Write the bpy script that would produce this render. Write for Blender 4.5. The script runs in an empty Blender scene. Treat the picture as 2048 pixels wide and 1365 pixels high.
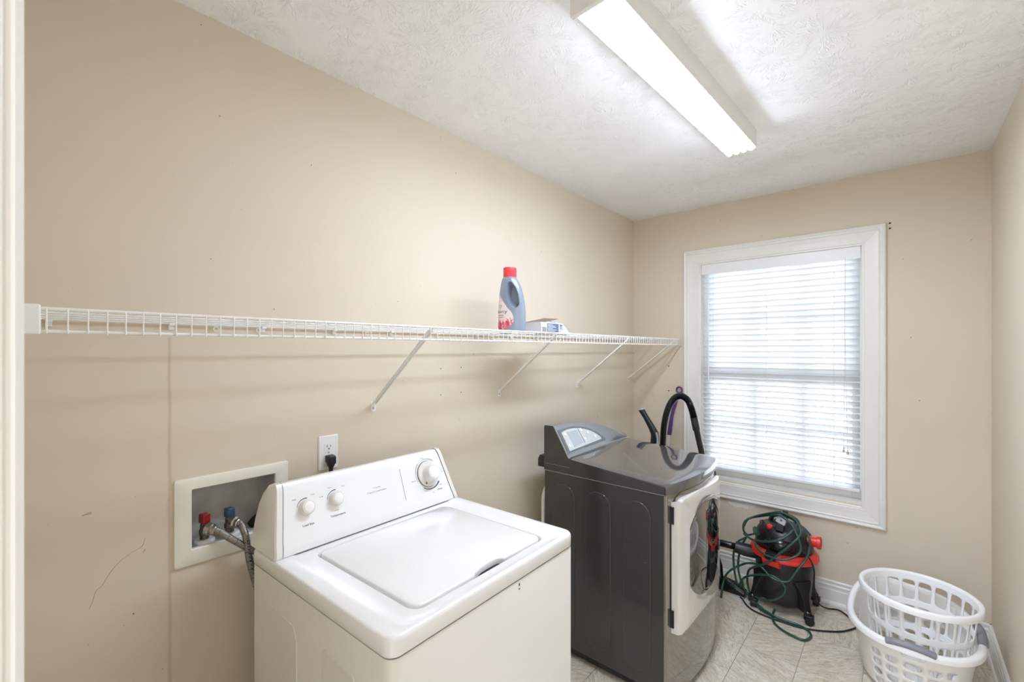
import bpy, bmesh, math, random
from mathutils import Vector, Matrix
random.seed(7)
PI = math.pi
S = bpy.context.scene
COL = S.collection

# ------------------------------------------------------------------ camera, sky, lights, exposure
cam_d = bpy.data.cameras.new('camera')
cam = bpy.data.objects.new('camera', cam_d); COL.objects.link(cam)
cam.location = (1.523, 0.0, 1.466)
cam.rotation_euler = (math.radians(90), 0, math.radians(41.05))
cam_d.sensor_width = 36.0
cam_d.lens = 36.0 * 891.0 / 2048.0
cam_d.shift_y = 17.5 / 2048.0
cam_d.clip_start = 0.02
cam_d.dof.use_dof = True
cam_d.dof.focus_distance = 2.0
cam_d.dof.aperture_fstop = 8.0
S.camera = cam

world = bpy.data.worlds.new('sky'); S.world = world
world.use_nodes = True
bg = world.node_tree.nodes['Background']
bg.inputs['Color'].default_value = (0.93, 0.97, 1.0, 1)
bg.inputs['Strength'].default_value = 5.0

TUBE_STRENGTH = 38.5
HALL_FILL_WATTS = 62.0
hl = bpy.data.lights.new('hall_fill_light', 'AREA'); hl.shape = 'SQUARE'; hl.size = 1.0; hl.energy = HALL_FILL_WATTS  # fill light added beyond the doorway, not a known lamp
hl.color = (0.81, 0.97, 1.26)
hlo = bpy.data.objects.new('hall_fill_light', hl); COL.objects.link(hlo); hlo.location = (1.25, -1.45, 2.40)

S.view_settings.view_transform = 'Standard'
S.view_settings.look = 'None'
S.view_settings.gamma = 1.0
S.view_settings.use_curve_mapping = False
S.view_settings.exposure = 0.44
S.cycles.use_denoising = True
S.cycles.max_bounces = 10
S.cycles.diffuse_bounces = 6
S.cycles.glossy_bounces = 5
S.cycles.transmission_bounces = 8
S.cycles.transparent_max_bounces = 16
S.cycles.sample_clamp_indirect = 6.0
S.cycles.caustics_reflective = False
S.cycles.caustics_refractive = False

# ------------------------------------------------------------------ materials
def lin(r, g, b):
    f = lambda c: (c/255/12.92) if c <= 10 else (((c/255)+0.055)/1.055)**2.4
    return (f(r), f(g), f(b), 1.0)
class NT:
    def __init__(s, name):
        s.m = bpy.data.materials.new(name); s.m.use_nodes = True
        s.t = s.m.node_tree; s.N = s.t.nodes; s.L = s.t.links
        s.b = s.N['Principled BSDF']
    def n(s, typ, **kw):
        x = s.N.new(typ)
        for k, v in kw.items():
            if k.startswith('i_'): x.inputs[k[2:].replace('_', ' ')].default_value = v
            else: setattr(x, k, v)
        return x
    def l(s, a, b): s.L.new(a, b)
    def math(s, op, a, b=None, clamp=False):
        x = s.N.new('ShaderNodeMath'); x.operation = op; x.use_clamp = clamp
        for i, v in enumerate((a, b)):
            if v is None: continue
            if isinstance(v, (int, float)): x.inputs[i].default_value = v
            else: s.l(v, x.inputs[i])
        return x.outputs[0]
    def mix(s, fac, a, b):
        x = s.N.new('ShaderNodeMix'); x.data_type = 'RGBA'
        if isinstance(fac, (int, float)): x.inputs['Factor'].default_value = fac
        else: s.l(fac, x.inputs['Factor'])
        for nm, v in (('A', a), ('B', b)):
            sk = [k for k in x.inputs if k.name == nm and k.type == 'RGBA'][0]
            if isinstance(v, tuple): sk.default_value = v
            else: s.l(v, sk)
        return [o for o in x.outputs if o.type == 'RGBA'][0]
    def ramp(s, v, lo, hi):
        x = s.N.new('ShaderNodeMapRange'); x.inputs['From Min'].default_value = lo; x.inputs['From Max'].default_value = hi
        x.clamp = True; s.l(v, x.inputs['Value']); return x.outputs[0]
    def noise(s, vec, scale, detail=3, rough=0.5, dist=0.0):
        x = s.n('ShaderNodeTexNoise'); x.inputs['Scale'].default_value = scale; x.inputs['Detail'].default_value = detail
        x.inputs['Roughness'].default_value = rough; x.inputs['Distortion'].default_value = dist
        if vec is not None: s.l(vec, x.inputs['Vector'])
        return x.outputs['Fac']
    def bump(s, h, strength=0.3, dist=0.002):
        x = s.n('ShaderNodeBump'); x.inputs['Strength'].default_value = strength; x.inputs['Distance'].default_value = dist
        s.l(h, x.inputs['Height']); s.l(x.outputs[0], s.b.inputs['Normal']); return x
    def coord(s, which='Object'): return s.n('ShaderNodeTexCoord').outputs[which]
    def geo(s): return s.n('ShaderNodeNewGeometry').outputs['Position']

def plain(name, rgb, rough=0.45, metal=0.0, var=0.04, scale=30, bump=0.0, bscale=200, spec=0.5, coat=0.0, trans=0.0):
    k = NT(name); p = k.coord('Object')
    c = lin(*rgb)
    dark = tuple(x*(1-var*2) for x in c[:3]) + (1,)
    k.l(k.mix(k.noise(p, scale, 4), dark, c), k.b.inputs['Base Color'])
    k.b.inputs['Roughness'].default_value = rough
    k.b.inputs['Metallic'].default_value = metal
    k.b.inputs['Specular IOR Level'].default_value = spec
    k.b.inputs['Coat Weight'].default_value = coat
    k.b.inputs['Coat Roughness'].default_value = 0.05
    if bump: k.bump(k.noise(p, bscale, 2), bump, 0.001)
    return k.m

def wall_material(name, rgb=(223, 210, 191), seam=False, patch=False):
    k = NT(name); p = k.geo()
    c = lin(*rgb)
    base = k.mix(k.ramp(k.noise(p, 1.6, 4), 0.3, 0.7), tuple(x*0.95 for x in c[:3])+(1,), c)
    # scuffs: short thin dark smudges, sparse
    mp = k.n('ShaderNodeMapping'); mp.inputs['Scale'].default_value = (1, 1, 0.6); k.l(p, mp.inputs['Vector'])
    sm = k.ramp(k.noise(mp.outputs[0], 17, 3, 0.6, 1.2), 0.70, 0.80)
    area = k.ramp(k.noise(p, 1.3, 2), 0.45, 0.65)
    base = k.mix(k.math('MULTIPLY', k.math('MULTIPLY', sm, area), 0.35), base, lin(120, 104, 86))
    sp = k.ramp(k.noise(p, 46, 2, 0.5), 0.765, 0.79)
    base = k.mix(k.math('MULTIPLY', sp, 0.5), base, lin(84, 74, 62))
    h = k.noise(p, 260, 3, 0.6)
    sx = k.n('ShaderNodeSeparateXYZ'); k.l(p, sx.inputs[0])
    if seam:
        wob = k.math('MULTIPLY', k.math('SUBTRACT', k.noise(p, 7, 2), 0.5), 0.010)
        d = k.math('ABSOLUTE', k.math('SUBTRACT', k.math('ADD', sx.outputs['Y'], wob), 0.307))
        ln = k.math('SUBTRACT', 1.0, k.ramp(d, 0.0, 0.006))
        below = k.math('LESS_THAN', sx.outputs['Z'], 1.50)
        ln = k.math('MULTIPLY', ln, below)
        base = k.mix(k.math('MULTIPLY', ln, 0.32), base, lin(138, 118, 92))
    if patch:
        dx = k.math('ABSOLUTE', k.math('SUBTRACT', sx.outputs['X'], 0.745))
        mx = k.math('SUBTRACT', 1.0, k.ramp(dx, 0.03, 0.125))
        mz = k.ramp(sx.outputs['Z'], 0.415, 0.468)
        nn = k.noise(p, 42, 4, 0.7)
        msk = k.ramp(k.math('ADD', k.math('MULTIPLY', mx, mz), k.math('MULTIPLY', k.math('SUBTRACT', nn, 0.5), 1.3)), 0.46, 0.52)
        msk = k.math('MULTIPLY', msk, k.math('GREATER_THAN', mx, 0.02))
        msk = k.math('MULTIPLY', msk, k.math('LESS_THAN', sx.outputs['Z'], 0.5))
        base = k.mix(msk, base, lin(238, 234, 228))
    k.l(base, k.b.inputs['Base Color'])
    k.b.inputs['Roughness'].default_value = 0.55
    k.b.inputs['Specular IOR Level'].default_value = 0.18
    k.bump(h, 0.12, 0.0006)
    return k.m

def ceiling_material():
    k = NT('stomped_plaster'); p = k.geo()
    mp = k.n('ShaderNodeMapping'); mp.inputs['Scale'].default_value = (1, 1, 0); k.l(p, mp.inputs['Vector'])
    hs = None
    for (sc, off, ang) in ((4.6, 0.0, 8.0), (5.2, 3.7, 8.0)):
        m2 = k.n('ShaderNodeMapping'); m2.inputs['Location'].default_value = (off, off*1.7, 0); k.l(mp.outputs[0], m2.inputs['Vector'])
        v = k.n('ShaderNodeTexVoronoi'); v.voronoi_dimensions = '2D'; v.inputs['Scale'].default_value = sc; v.inputs['Randomness'].default_value = 0.75
        k.l(m2.outputs[0], v.inputs['Vector'])
        sub = k.n('ShaderNodeVectorMath'); sub.operation = 'SUBTRACT'
        k.l(m2.outputs[0], sub.inputs[0]); k.l(v.outputs['Position'], sub.inputs[1])
        nr = k.n('ShaderNodeVectorMath'); nr.operation = 'NORMALIZE'; k.l(sub.outputs[0], nr.inputs[0])
        ln = k.n('ShaderNodeVectorMath'); ln.operation = 'LENGTH'; k.l(sub.outputs[0], ln.inputs[0])
        r = ln.outputs['Value']
        sc2 = k.n('ShaderNodeVectorMath'); sc2.operation = 'SCALE'; sc2.inputs['Scale'].default_value = 1.0; k.l(nr.outputs[0], sc2.inputs[0])
        s3 = k.n('ShaderNodeSeparateXYZ'); k.l(sc2.outputs[0], s3.inputs[0])
        sc_ = k.n('ShaderNodeSeparateColor'); k.l(v.outputs['Color'], sc_.inputs[0])
        cb = k.n('ShaderNodeCombineXYZ')
        k.l(k.math('ADD', s3.outputs['X'], k.math('MULTIPLY', sc_.outputs[0], 40.0)), cb.inputs['X'])
        k.l(s3.outputs['Y'], cb.inputs['Y'])
        k.l(k.math('MULTIPLY', r, 5.0), cb.inputs['Z'])
        n = k.noise(cb.outputs[0], ang*0.62, 2.0, 0.55, 0.35)
        ridge = k.math('SUBTRACT', 1.0, k.math('MULTIPLY', k.math('ABSOLUTE', k.math('SUBTRACT', n, 0.5)), 11.0), True)
        fall = k.math('MULTIPLY', k.ramp(r, 0.012, 0.035), k.math('SUBTRACT', 1.0, k.ramp(r, 0.075, 0.125)))
        brk = k.ramp(k.noise(mp.outputs[0], 26, 2), 0.36, 0.56)
        h = k.math('MULTIPLY', k.math('MULTIPLY', ridge, fall), brk)
        hs = h if hs is None else k.math('MAXIMUM', hs, h)
    hs = k.math('ADD', hs, k.math('MULTIPLY', k.noise(p, 60, 3), 0.25))
    k.b.inputs['Base Color'].default_value = lin(250, 250, 250)
    k.b.inputs['Roughness'].default_value = 0.8
    k.bump(hs, 0.7, 0.0031)
    return k.m

def tile_material():
    k = NT('vinyl_tile'); p = k.geo()
    oi = k.n('ShaderNodeObjectInfo')
    rnd = oi.outputs['Random']
    cb = k.n('ShaderNodeCombineXYZ'); k.l(k.math('MULTIPLY', rnd, 6.28), cb.inputs['Z'])
    mp = k.n('ShaderNodeMapping'); k.l(p, mp.inputs['Vector']); k.l(cb.outputs[0], mp.inputs['Rotation'])
    mp2 = k.n('ShaderNodeMapping'); mp2.inputs['Scale'].default_value = (1.0, 4.0, 1.0); k.l(mp.outputs[0], mp2.inputs['Vector'])
    cb2 = k.n('ShaderNodeCombineXYZ'); k.l(k.math('MULTIPLY', rnd, 37.0), cb2.inputs['X']); k.l(cb2.outputs[0], mp2.inputs['Location'])
    n1 = k.noise(mp2.outputs[0], 6.5, 6, 0.65, 1.6)
    n2 = k.noise(mp2.outputs[0], 22, 5, 0.7, 2.2)
    c = k.mix(k.ramp(n1, 0.3, 0.72), lin(190, 176, 150), lin(246, 240, 227))
    c = k.mix(k.math('MULTIPLY', k.ramp(n2, 0.50, 0.66), 0.7), c, lin(150, 134, 108))
    c = k.mix(k.math('MULTIPLY', k.ramp(n2, 0.50, 0.30), 0.4), c, lin(226, 222, 214))
    c = k.mix(k.math('MULTIPLY', k.math('SUBTRACT', rnd, 0.3), 0.28, True), c, lin(182, 166, 138))
    k.l(c, k.b.inputs['Base Color'])
    k.b.inputs['Roughness'].default_value = 0.33
    k.bump(n2, 0.15, 0.001)
    return k.m

def emit(name, rgb, strength):
    k = NT(name); k.b.inputs['Base Color'].default_value = (0.9, 0.9, 0.9, 1)
    k.b.inputs['Emission Color'].default_value = rgb; k.b.inputs['Emission Strength'].default_value = strength
    return k.m

def slat_material():
    k = NT('white_vinyl_slat')
    k.b.inputs['Base Color'].default_value = lin(240, 241, 242); k.b.inputs['Roughness'].default_value = 0.4
    tr = k.n('ShaderNodeBsdfTranslucent'); tr.inputs['Color'].default_value = (0.93, 0.95, 0.98, 1)
    mx = k.n('ShaderNodeMixShader'); mx.inputs[0].default_value = 0.5
    k.l(k.b.outputs[0], mx.inputs[1]); k.l(tr.outputs[0], mx.inputs[2])
    k.l(mx.outputs[0], k.N['Material Output'].inputs['Surface'])
    return k.m

def glass_material():
    k = NT('window_glass')
    tr = k.n('ShaderNodeBsdfTransparent'); tr.inputs['Color'].default_value = (0.97, 0.98, 0.98, 1)
    gl = k.n('ShaderNodeBsdfGlossy'); gl.inputs['Roughness'].default_value = 0.02
    fr = k.n('ShaderNodeFresnel'); fr.inputs['IOR'].default_value = 1.45
    mx = k.n('ShaderNodeMixShader'); k.l(fr.outputs[0], mx.inputs[0]); k.l(tr.outputs[0], mx.inputs[1]); k.l(gl.outputs[0], mx.inputs[2])
    k.l(mx.outputs[0], k.N['Material Output'].inputs['Surface'])
    return k.m

def braid_material():
    k = NT('braided_steel'); p = k.coord('Object')
    w = k.n('ShaderNodeTexWave'); w.inputs['Scale'].default_value = 300; w.inputs['Distortion'].default_value = 3; k.l(p, w.inputs['Vector'])
    c = k.mix(w.outputs['Fac'], lin(96, 90, 84), lin(176, 170, 164))
    k.l(c, k.b.inputs['Base Color']); k.b.inputs['Metallic'].default_value = 0.75; k.b.inputs['Roughness'].default_value = 0.38
    k.bump(w.outputs['Fac'], 0.4, 0.0006)
    return k.m

def dryer_paint():
    k = NT('charcoal_metallic_paint'); p = k.geo()
    fl = k.noise(p, 1800, 1)
    c = k.mix(k.ramp(fl, 0.4, 0.65), lin(52, 51, 50), lin(76, 75, 73))
    # fine scratches
    mp = k.n('ShaderNodeMapping'); mp.inputs['Scale'].default_value = (1.0, 1.0, 5.0); mp.inputs['Rotation'].default_value = (0.3, 0.7, 0.2); k.l(p, mp.inputs['Vector'])
    sc = k.math('MULTIPLY', k.ramp(k.noise(mp.outputs[0], 30, 3, 0.5, 2.5), 0.735, 0.76), k.ramp(k.noise(p, 5, 2), 0.5, 0.62))
    c = k.mix(k.math('MULTIPLY', sc, 0.5), c, lin(190, 190, 188))
    k.l(c, k.b.inputs['Base Color'])
    k.b.inputs['Metallic'].default_value = 0.35
    k.b.inputs['Roughness'].default_value = 0.16
    k.b.inputs['Coat Weight'].default_value = 0.5; k.b.inputs['Coat Roughness'].default_value = 0.06
    return k.m

M = {}
M['wall_left'] = wall_material('beige_wall_paint_left', seam=True)
M['wall'] = wall_material('beige_wall_paint')
M['wall_far'] = wall_material('beige_wall_paint_window_side', patch=True)
M['ceiling'] = ceiling_material()
M['tile'] = tile_material()
M['scratch'] = plain('old_wall_scratch', (186, 170, 148), 0.8)
M['grout'] = plain('grout', (168, 158, 142), 0.7, bump=0.2)
M['trim'] = plain('white_trim_paint', (238, 236, 231), 0.35, var=0.02, scale=8)
M['enamel'] = plain('white_enamel', (238, 238, 237), 0.16, var=0.008, scale=6, coat=0.6)
M['enamel_body'] = plain('white_enamel_cabinet', (231, 228, 221), 0.2, var=0.012, scale=5, coat=0.4)
M['dark_gap'] = plain('dark_recess', (34, 32, 30), 0.8)
M['knob'] = plain('pale_knob_plastic', (226, 223, 216), 0.3, var=0.01)
M['knob_face'] = plain('white_knob_face', (244, 243, 240), 0.25, var=0.01)
M['ink'] = plain('grey_ink', (112, 112, 116), 0.6)
M['ink_pale'] = plain('pale_grey_ink', (186, 187, 190), 0.6)
M['ink_blue'] = plain('blue_ink', (92, 100, 132), 0.6)
M['dryer'] = dryer_paint()
M['dryer_top'] = plain('charcoal_gloss_top', (106, 106, 106), 0.07, metal=0.45, var=0.02, scale=400, coat=0.9)  # base lightened to stand in for reflections on the dryer top
M['dryer_front'] = plain('grey_gloss_front', (150, 146, 138), 0.09, metal=0.75, var=0.01, scale=6, coat=0.6)
M['dryer_door'] = plain('silver_white_door', (232, 229, 223), 0.14, metal=0.25, var=0.01, coat=0.7)
M['dark_glass'] = plain('dark_mirror_glass', (128, 126, 122), 0.03, metal=0.95, var=0.0, coat=1.0)
M['black'] = plain('black_plastic', (26, 26, 27), 0.38, var=0.05, scale=15, bump=0.08)
M['black_gloss'] = plain('black_gloss_plastic', (22, 22, 23), 0.22, var=0.05)
M['drum'] = plain('dusty_black_plastic', (40, 39, 38), 0.42, var=0.16, scale=9, bump=0.1)
M['rubber'] = plain('black_rubber', (30, 30, 30), 0.55)
M['red'] = plain('red_plastic', (226, 50, 38), 0.33, var=0.03)
M['console_silver'] = plain('silver_console', (138, 141, 144), 0.16, metal=0.55, var=0.01, coat=0.6)
M['panel'] = plain('pale_silver_display', (208, 210, 211), 0.2, metal=0.1, var=0.02)
M['lcd'] = plain('silver_lcd', (188, 194, 200), 0.08, metal=0.2, var=0.05, scale=24)
M['button'] = plain('white_button', (240, 240, 240), 0.25, var=0.0)
M['wire'] = plain('white_vinyl_wire', (240, 238, 233), 0.35, var=0.01)
M['plate'] = plain('white_plate', (240, 240, 238), 0.3, var=0.0)
M['box_frame'] = plain('yellowed_white_plastic', (243, 239, 226), 0.4, var=0.05, scale=14)
M['box_inside'] = plain('grimy_white_plastic', (214, 212, 205), 0.55, var=0.22, scale=22)
M['steel'] = plain('nickel', (186, 180, 170), 0.28, metal=0.95, var=0.05)
M['brass'] = plain('tarnished_brass', (122, 112, 96), 0.4, metal=0.8, var=0.12)
M['valve_red'] = plain('red_valve_paint', (160, 34, 34), 0.35, var=0.15, scale=60)
M['valve_blue'] = plain('blue_valve_paint', (66, 90, 128), 0.4, var=0.15, scale=60)
M['braid'] = braid_material()
M['slat'] = slat_material()
M['blind'] = plain('white_blind_plastic', (240, 240, 241), 0.35, var=0.0)
M['string'] = plain('blind_string', (205, 205, 206), 0.7, var=0.0)
M['tassel'] = plain('cream_tassel', (190, 182, 160), 0.5)
M['glass'] = glass_material()
M['tube'] = emit('fluorescent_tube', (0.86, 0.985, 1.19, 1), TUBE_STRENGTH)
M['fixture'] = plain('white_fixture_metal', (238, 237, 234), 0.4, var=0.0)
M['basket'] = plain('white_basket_plastic', (249, 248, 247), 0.32, var=0.01)
M['basket_out'] = plain('pale_basket_plastic', (243, 240, 234), 0.36, var=0.015)
M['grip'] = plain('grey_grip', (138, 140, 144), 0.4)
M['bottle'] = plain('blue_grey_bottle', (150, 164, 180), 0.25, metal=0.25, var=0.02)
M['cap'] = plain('coral_red_cap', (240, 68, 78), 0.35, var=0.02)
M['green'] = plain('dark_green_cord', (44, 80, 68), 0.28, var=0.1)
M['purple'] = plain('purple_plastic', (82, 52, 112), 0.35)
M['pole'] = plain('white_pole', (216, 214, 214), 0.3, var=0.02)
M['nozzle_tip'] = plain('pale_blue_grey_plastic', (176, 186, 194), 0.4)
M['grey_plug'] = plain('grey_plug', (176, 176, 180), 0.4)
M['cardboard'] = plain('brown_cardboard', (128, 108, 88), 0.8, var=0.1)

def label_material():
    k = NT('floral_label'); p = k.coord('Object')
    sx = k.n('ShaderNodeSeparateXYZ'); k.l(p, sx.inputs[0])
    n = k.noise(p, 60, 4, 0.6, 1.0)
    fl = k.mix(k.ramp(n, 0.4, 0.62), lin(206, 52, 84), lin(240, 170, 180))
    z = k.math('ADD', sx.outputs['Z'], k.math('MULTIPLY', k.math('SUBTRACT', n, 0.5), 0.10))
    c = k.mix(k.ramp(z, 0.035, 0.055), fl, lin(240, 228, 222))
    top = k.mix(k.ramp(n, 0.42, 0.6), lin(186, 178, 200), lin(238, 206, 208))
    c = k.mix(k.ramp(z, 0.125, 0.145), c, top)
    k.l(c, k.b.inputs['Base Color']); k.b.inputs['Roughness'].default_value = 0.35
    return k.m
M['label'] = label_material()
def box_material():
    k = NT('blue_white_carton'); p = k.coord('Object')
    n = k.noise(p, 34, 4, 0.6, 0.8)
    c = k.mix(k.ramp(n, 0.42, 0.58), lin(96, 112, 150), lin(214, 222, 234))
    k.l(c, k.b.inputs['Base Color']); k.b.inputs['Roughness'].default_value = 0.45
    return k.m
M['carton'] = box_material()
M['carton_white'] = plain('white_carton', (232, 232, 236), 0.5)
M['carton_blue'] = plain('slate_blue_carton', (104, 118, 152), 0.45, var=0.12, scale=50)

# ------------------------------------------------------------------ mesh helpers
class MB:
    def __init__(s): s.v = []; s.f = []
    def add(s, vs, fs):
        o = len(s.v); s.v += [tuple(v) for v in vs]; s.f += [tuple(i+o for i in f) for f in fs]; return s
    def box(s, x0, x1, y0, y1, z0, z1, mat=None):
        vs = [Vector(p) for p in ((x0,y0,z0),(x1,y0,z0),(x1,y1,z0),(x0,y1,z0),(x0,y0,z1),(x1,y0,z1),(x1,y1,z1),(x0,y1,z1))]
        if mat is not None: vs = [mat @ v for v in vs]
        return s.add(vs, [(0,3,2,1),(4,5,6,7),(0,1,5,4),(1,2,6,5),(2,3,7,6),(3,0,4,7)])
    def prism(s, poly, a0, a1, axis='z', mat=None):
        """poly: list of 2D points; z: (x,y)->extrude z; y: (x,z)->extrude y; x: (y,z)->extrude x"""
        def P(p, a):
            return Vector({'z': (p[0], p[1], a), 'y': (p[0], a, p[1]), 'x': (a, p[0], p[1])}[axis])
        n = len(poly)
        vs = [P(p, a0) for p in poly] + [P(p, a1) for p in poly]
        if mat is not None: vs = [mat @ v for v in vs]
        fs = [tuple(range(n))[::-1], tuple(range(n, 2*n))] + [(i, (i+1) % n, n+(i+1) % n, n+i) for i in range(n)]
        return s.add(vs, fs)
    def loft(s, rings, cap0=True, cap1=True, closed=True):
        n = len(rings[0]); vs = [v for r in rings for v in r]; fs = []
        for j in range(len(rings)-1):
            for i in range(n if closed else n-1):
                a = j*n+i; b = j*n+(i+1) % n
                fs.append((a, b, b+n, a+n))
        if cap0: fs.append(tuple(range(n))[::-1])
        if cap1: fs.append(tuple(range((len(rings)-1)*n, len(rings)*n)))
        return s.add(vs, fs)
    def lathe(s, prof, seg=32, mat=None, cap0=True, cap1=True, sx=1, sy=1):
        rings = [[Vector((r*sx*math.cos(2*PI*i/seg), r*sy*math.sin(2*PI*i/seg), z)) for i in range(seg)] for r, z in prof]
        if mat is not None: rings = [[mat @ v for v in r] for r in rings]
        return s.loft(rings, cap0, cap1)
    def tube(s, pts, r, seg=8, closed=False, caps=True, flat=None):
        pts = [Vector(p) for p in pts]; n = len(pts)
        rs = r if isinstance(r, (list, tuple)) else [r]*n
        T = []
        for i in range(n):
            a = pts[(i-1) % n] if closed or i > 0 else pts[i]
            b = pts[(i+1) % n] if closed or i < n-1 else pts[i]
            d = (b-a); T.append(d.normalized() if d.length > 1e-9 else Vector((0,0,1)))
        up = Vector((0,0,1)) if abs(T[0].z) < 0.9 else Vector((1,0,0))
        nrm = (up - T[0]*up.dot(T[0])).normalized(); rings = []
        for i in range(n):
            nrm = nrm - T[i]*nrm.dot(T[i])
            nrm = nrm.normalized() if nrm.length > 1e-6 else T[i].orthogonal().normalized()
            bn = T[i].cross(nrm)
            rings.append([pts[i] + (nrm*math.cos(2*PI*k/seg)*(flat[0] if flat else 1) + bn*math.sin(2*PI*k/seg)*(flat[1] if flat else 1))*rs[i] for k in range(seg)])
        if closed: return s.loft(rings+[rings[0]], False, False)
        return s.loft(rings, caps, caps)
    def build(s, name, mat, parent=None, smooth=None, bevel=0, bseg=2, solid=0, sub=0, weld=False, loc=None):
        me = bpy.data.meshes.new(name); me.from_pydata(s.v, [], s.f)
        bm = bmesh.new(); bm.from_mesh(me)
        if weld: bmesh.ops.remove_doubles(bm, verts=bm.verts, dist=1e-5)
        bmesh.ops.recalc_face_normals(bm, faces=bm.faces); bm.to_mesh(me); bm.free()
        mats = mat if isinstance(mat, list) else [mat]
        for m in mats: me.materials.append(m)
        if smooth is not None:
            for p in me.polygons: p.use_smooth = True
            me.set_sharp_from_angle(angle=math.radians(smooth))
        o = bpy.data.objects.new(name, me); COL.objects.link(o)
        if parent is not None: o.parent = parent
        if loc is not None: o.location = loc
        if solid:
            md = o.modifiers.new('thick', 'SOLIDIFY'); md.thickness = solid; md.offset = 0
        if bevel:
            md = o.modifiers.new('bevel', 'BEVEL'); md.width = bevel; md.segments = bseg; md.limit_method = 'ANGLE'; md.angle_limit = math.radians(35)
            if smooth is None:
                for p in me.polygons: p.use_smooth = True
                md.harden_normals = True
        if sub:
            md = o.modifiers.new('sub', 'SUBSURF'); md.levels = sub; md.render_levels = sub
        return o

def thing(name, label, cat, loc=(0,0,0), rotz=0, group=None):
    o = bpy.data.objects.new(name, None); COL.objects.link(o); o.empty_display_size = 0.1
    o.location = loc; o.rotation_euler = (0, 0, rotz)
    o['label'] = label; o['category'] = cat
    if group: o['group'] = group
    return o
def tag(o, label, cat, group=None):
    o['label'] = label; o['category'] = cat
    if group: o['group'] = group
    return o
def struct(o, label=None):
    o['kind'] = 'structure'
    if label: o['label'] = label
    return o
def dup(o, parent=None, loc=None):
    c = o.copy(); COL.objects.link(c)
    if parent is not None: c.parent = parent
    if loc is not None: c.location = loc
    return c
def rrect(cx, cy, hx, hy, r, n=6):
    pts = []
    for (sx, sy, a0) in ((1,1,0),(-1,1,90),(-1,-1,180),(1,-1,270)):
        for i in range(n+1):
            a = math.radians(a0 + 90*i/n)
            pts.append((cx+sx*(hx-r)+r*math.cos(a), cy+sy*(hy-r)+r*math.sin(a)))
    return pts
def spline(pts, n=8, closed=False):
    P = [Vector(p) for p in pts]; m = len(P); out = []
    for i in range(m if closed else m-1):
        if closed: p0, p1, p2, p3 = P[(i-1) % m], P[i], P[(i+1) % m], P[(i+2) % m]
        else: p0, p1, p2, p3 = P[max(i-1,0)], P[i], P[i+1], P[min(i+2,m-1)]
        for k in range(n):
            t = k/n
            out.append(0.5*((2*p1)+(p2-p0)*t+(2*p0-5*p1+4*p2-p3)*t*t+(3*p1-p0-3*p2+p3)*t*t*t))
    if not closed: out.append(P[-1])
    return out
def text_obj(name, body, size, mat, parent, M4, align='CENTER', warp=None):
    cu = bpy.data.curves.new(name, 'FONT'); cu.body = body; cu.size = size; cu.align_x = align; cu.align_y = 'CENTER'
    cu.extrude = 0.0002; cu.resolution_u = 3
    t = bpy.data.objects.new(name + '_tmp', cu); COL.objects.link(t)
    dg = bpy.context.evaluated_depsgraph_get(); dg.update()
    me = bpy.data.meshes.new_from_object(t.evaluated_get(dg))
    bpy.data.objects.remove(t); bpy.data.curves.remove(cu)
    if warp:
        for v in me.vertices: v.co = warp(v.co)
    else: me.transform(M4)
    me.materials.clear(); me.materials.append(mat)
    me.name = name
    o = bpy.data.objects.new(name, me); COL.objects.link(o); o.parent = parent
    return o
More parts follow.
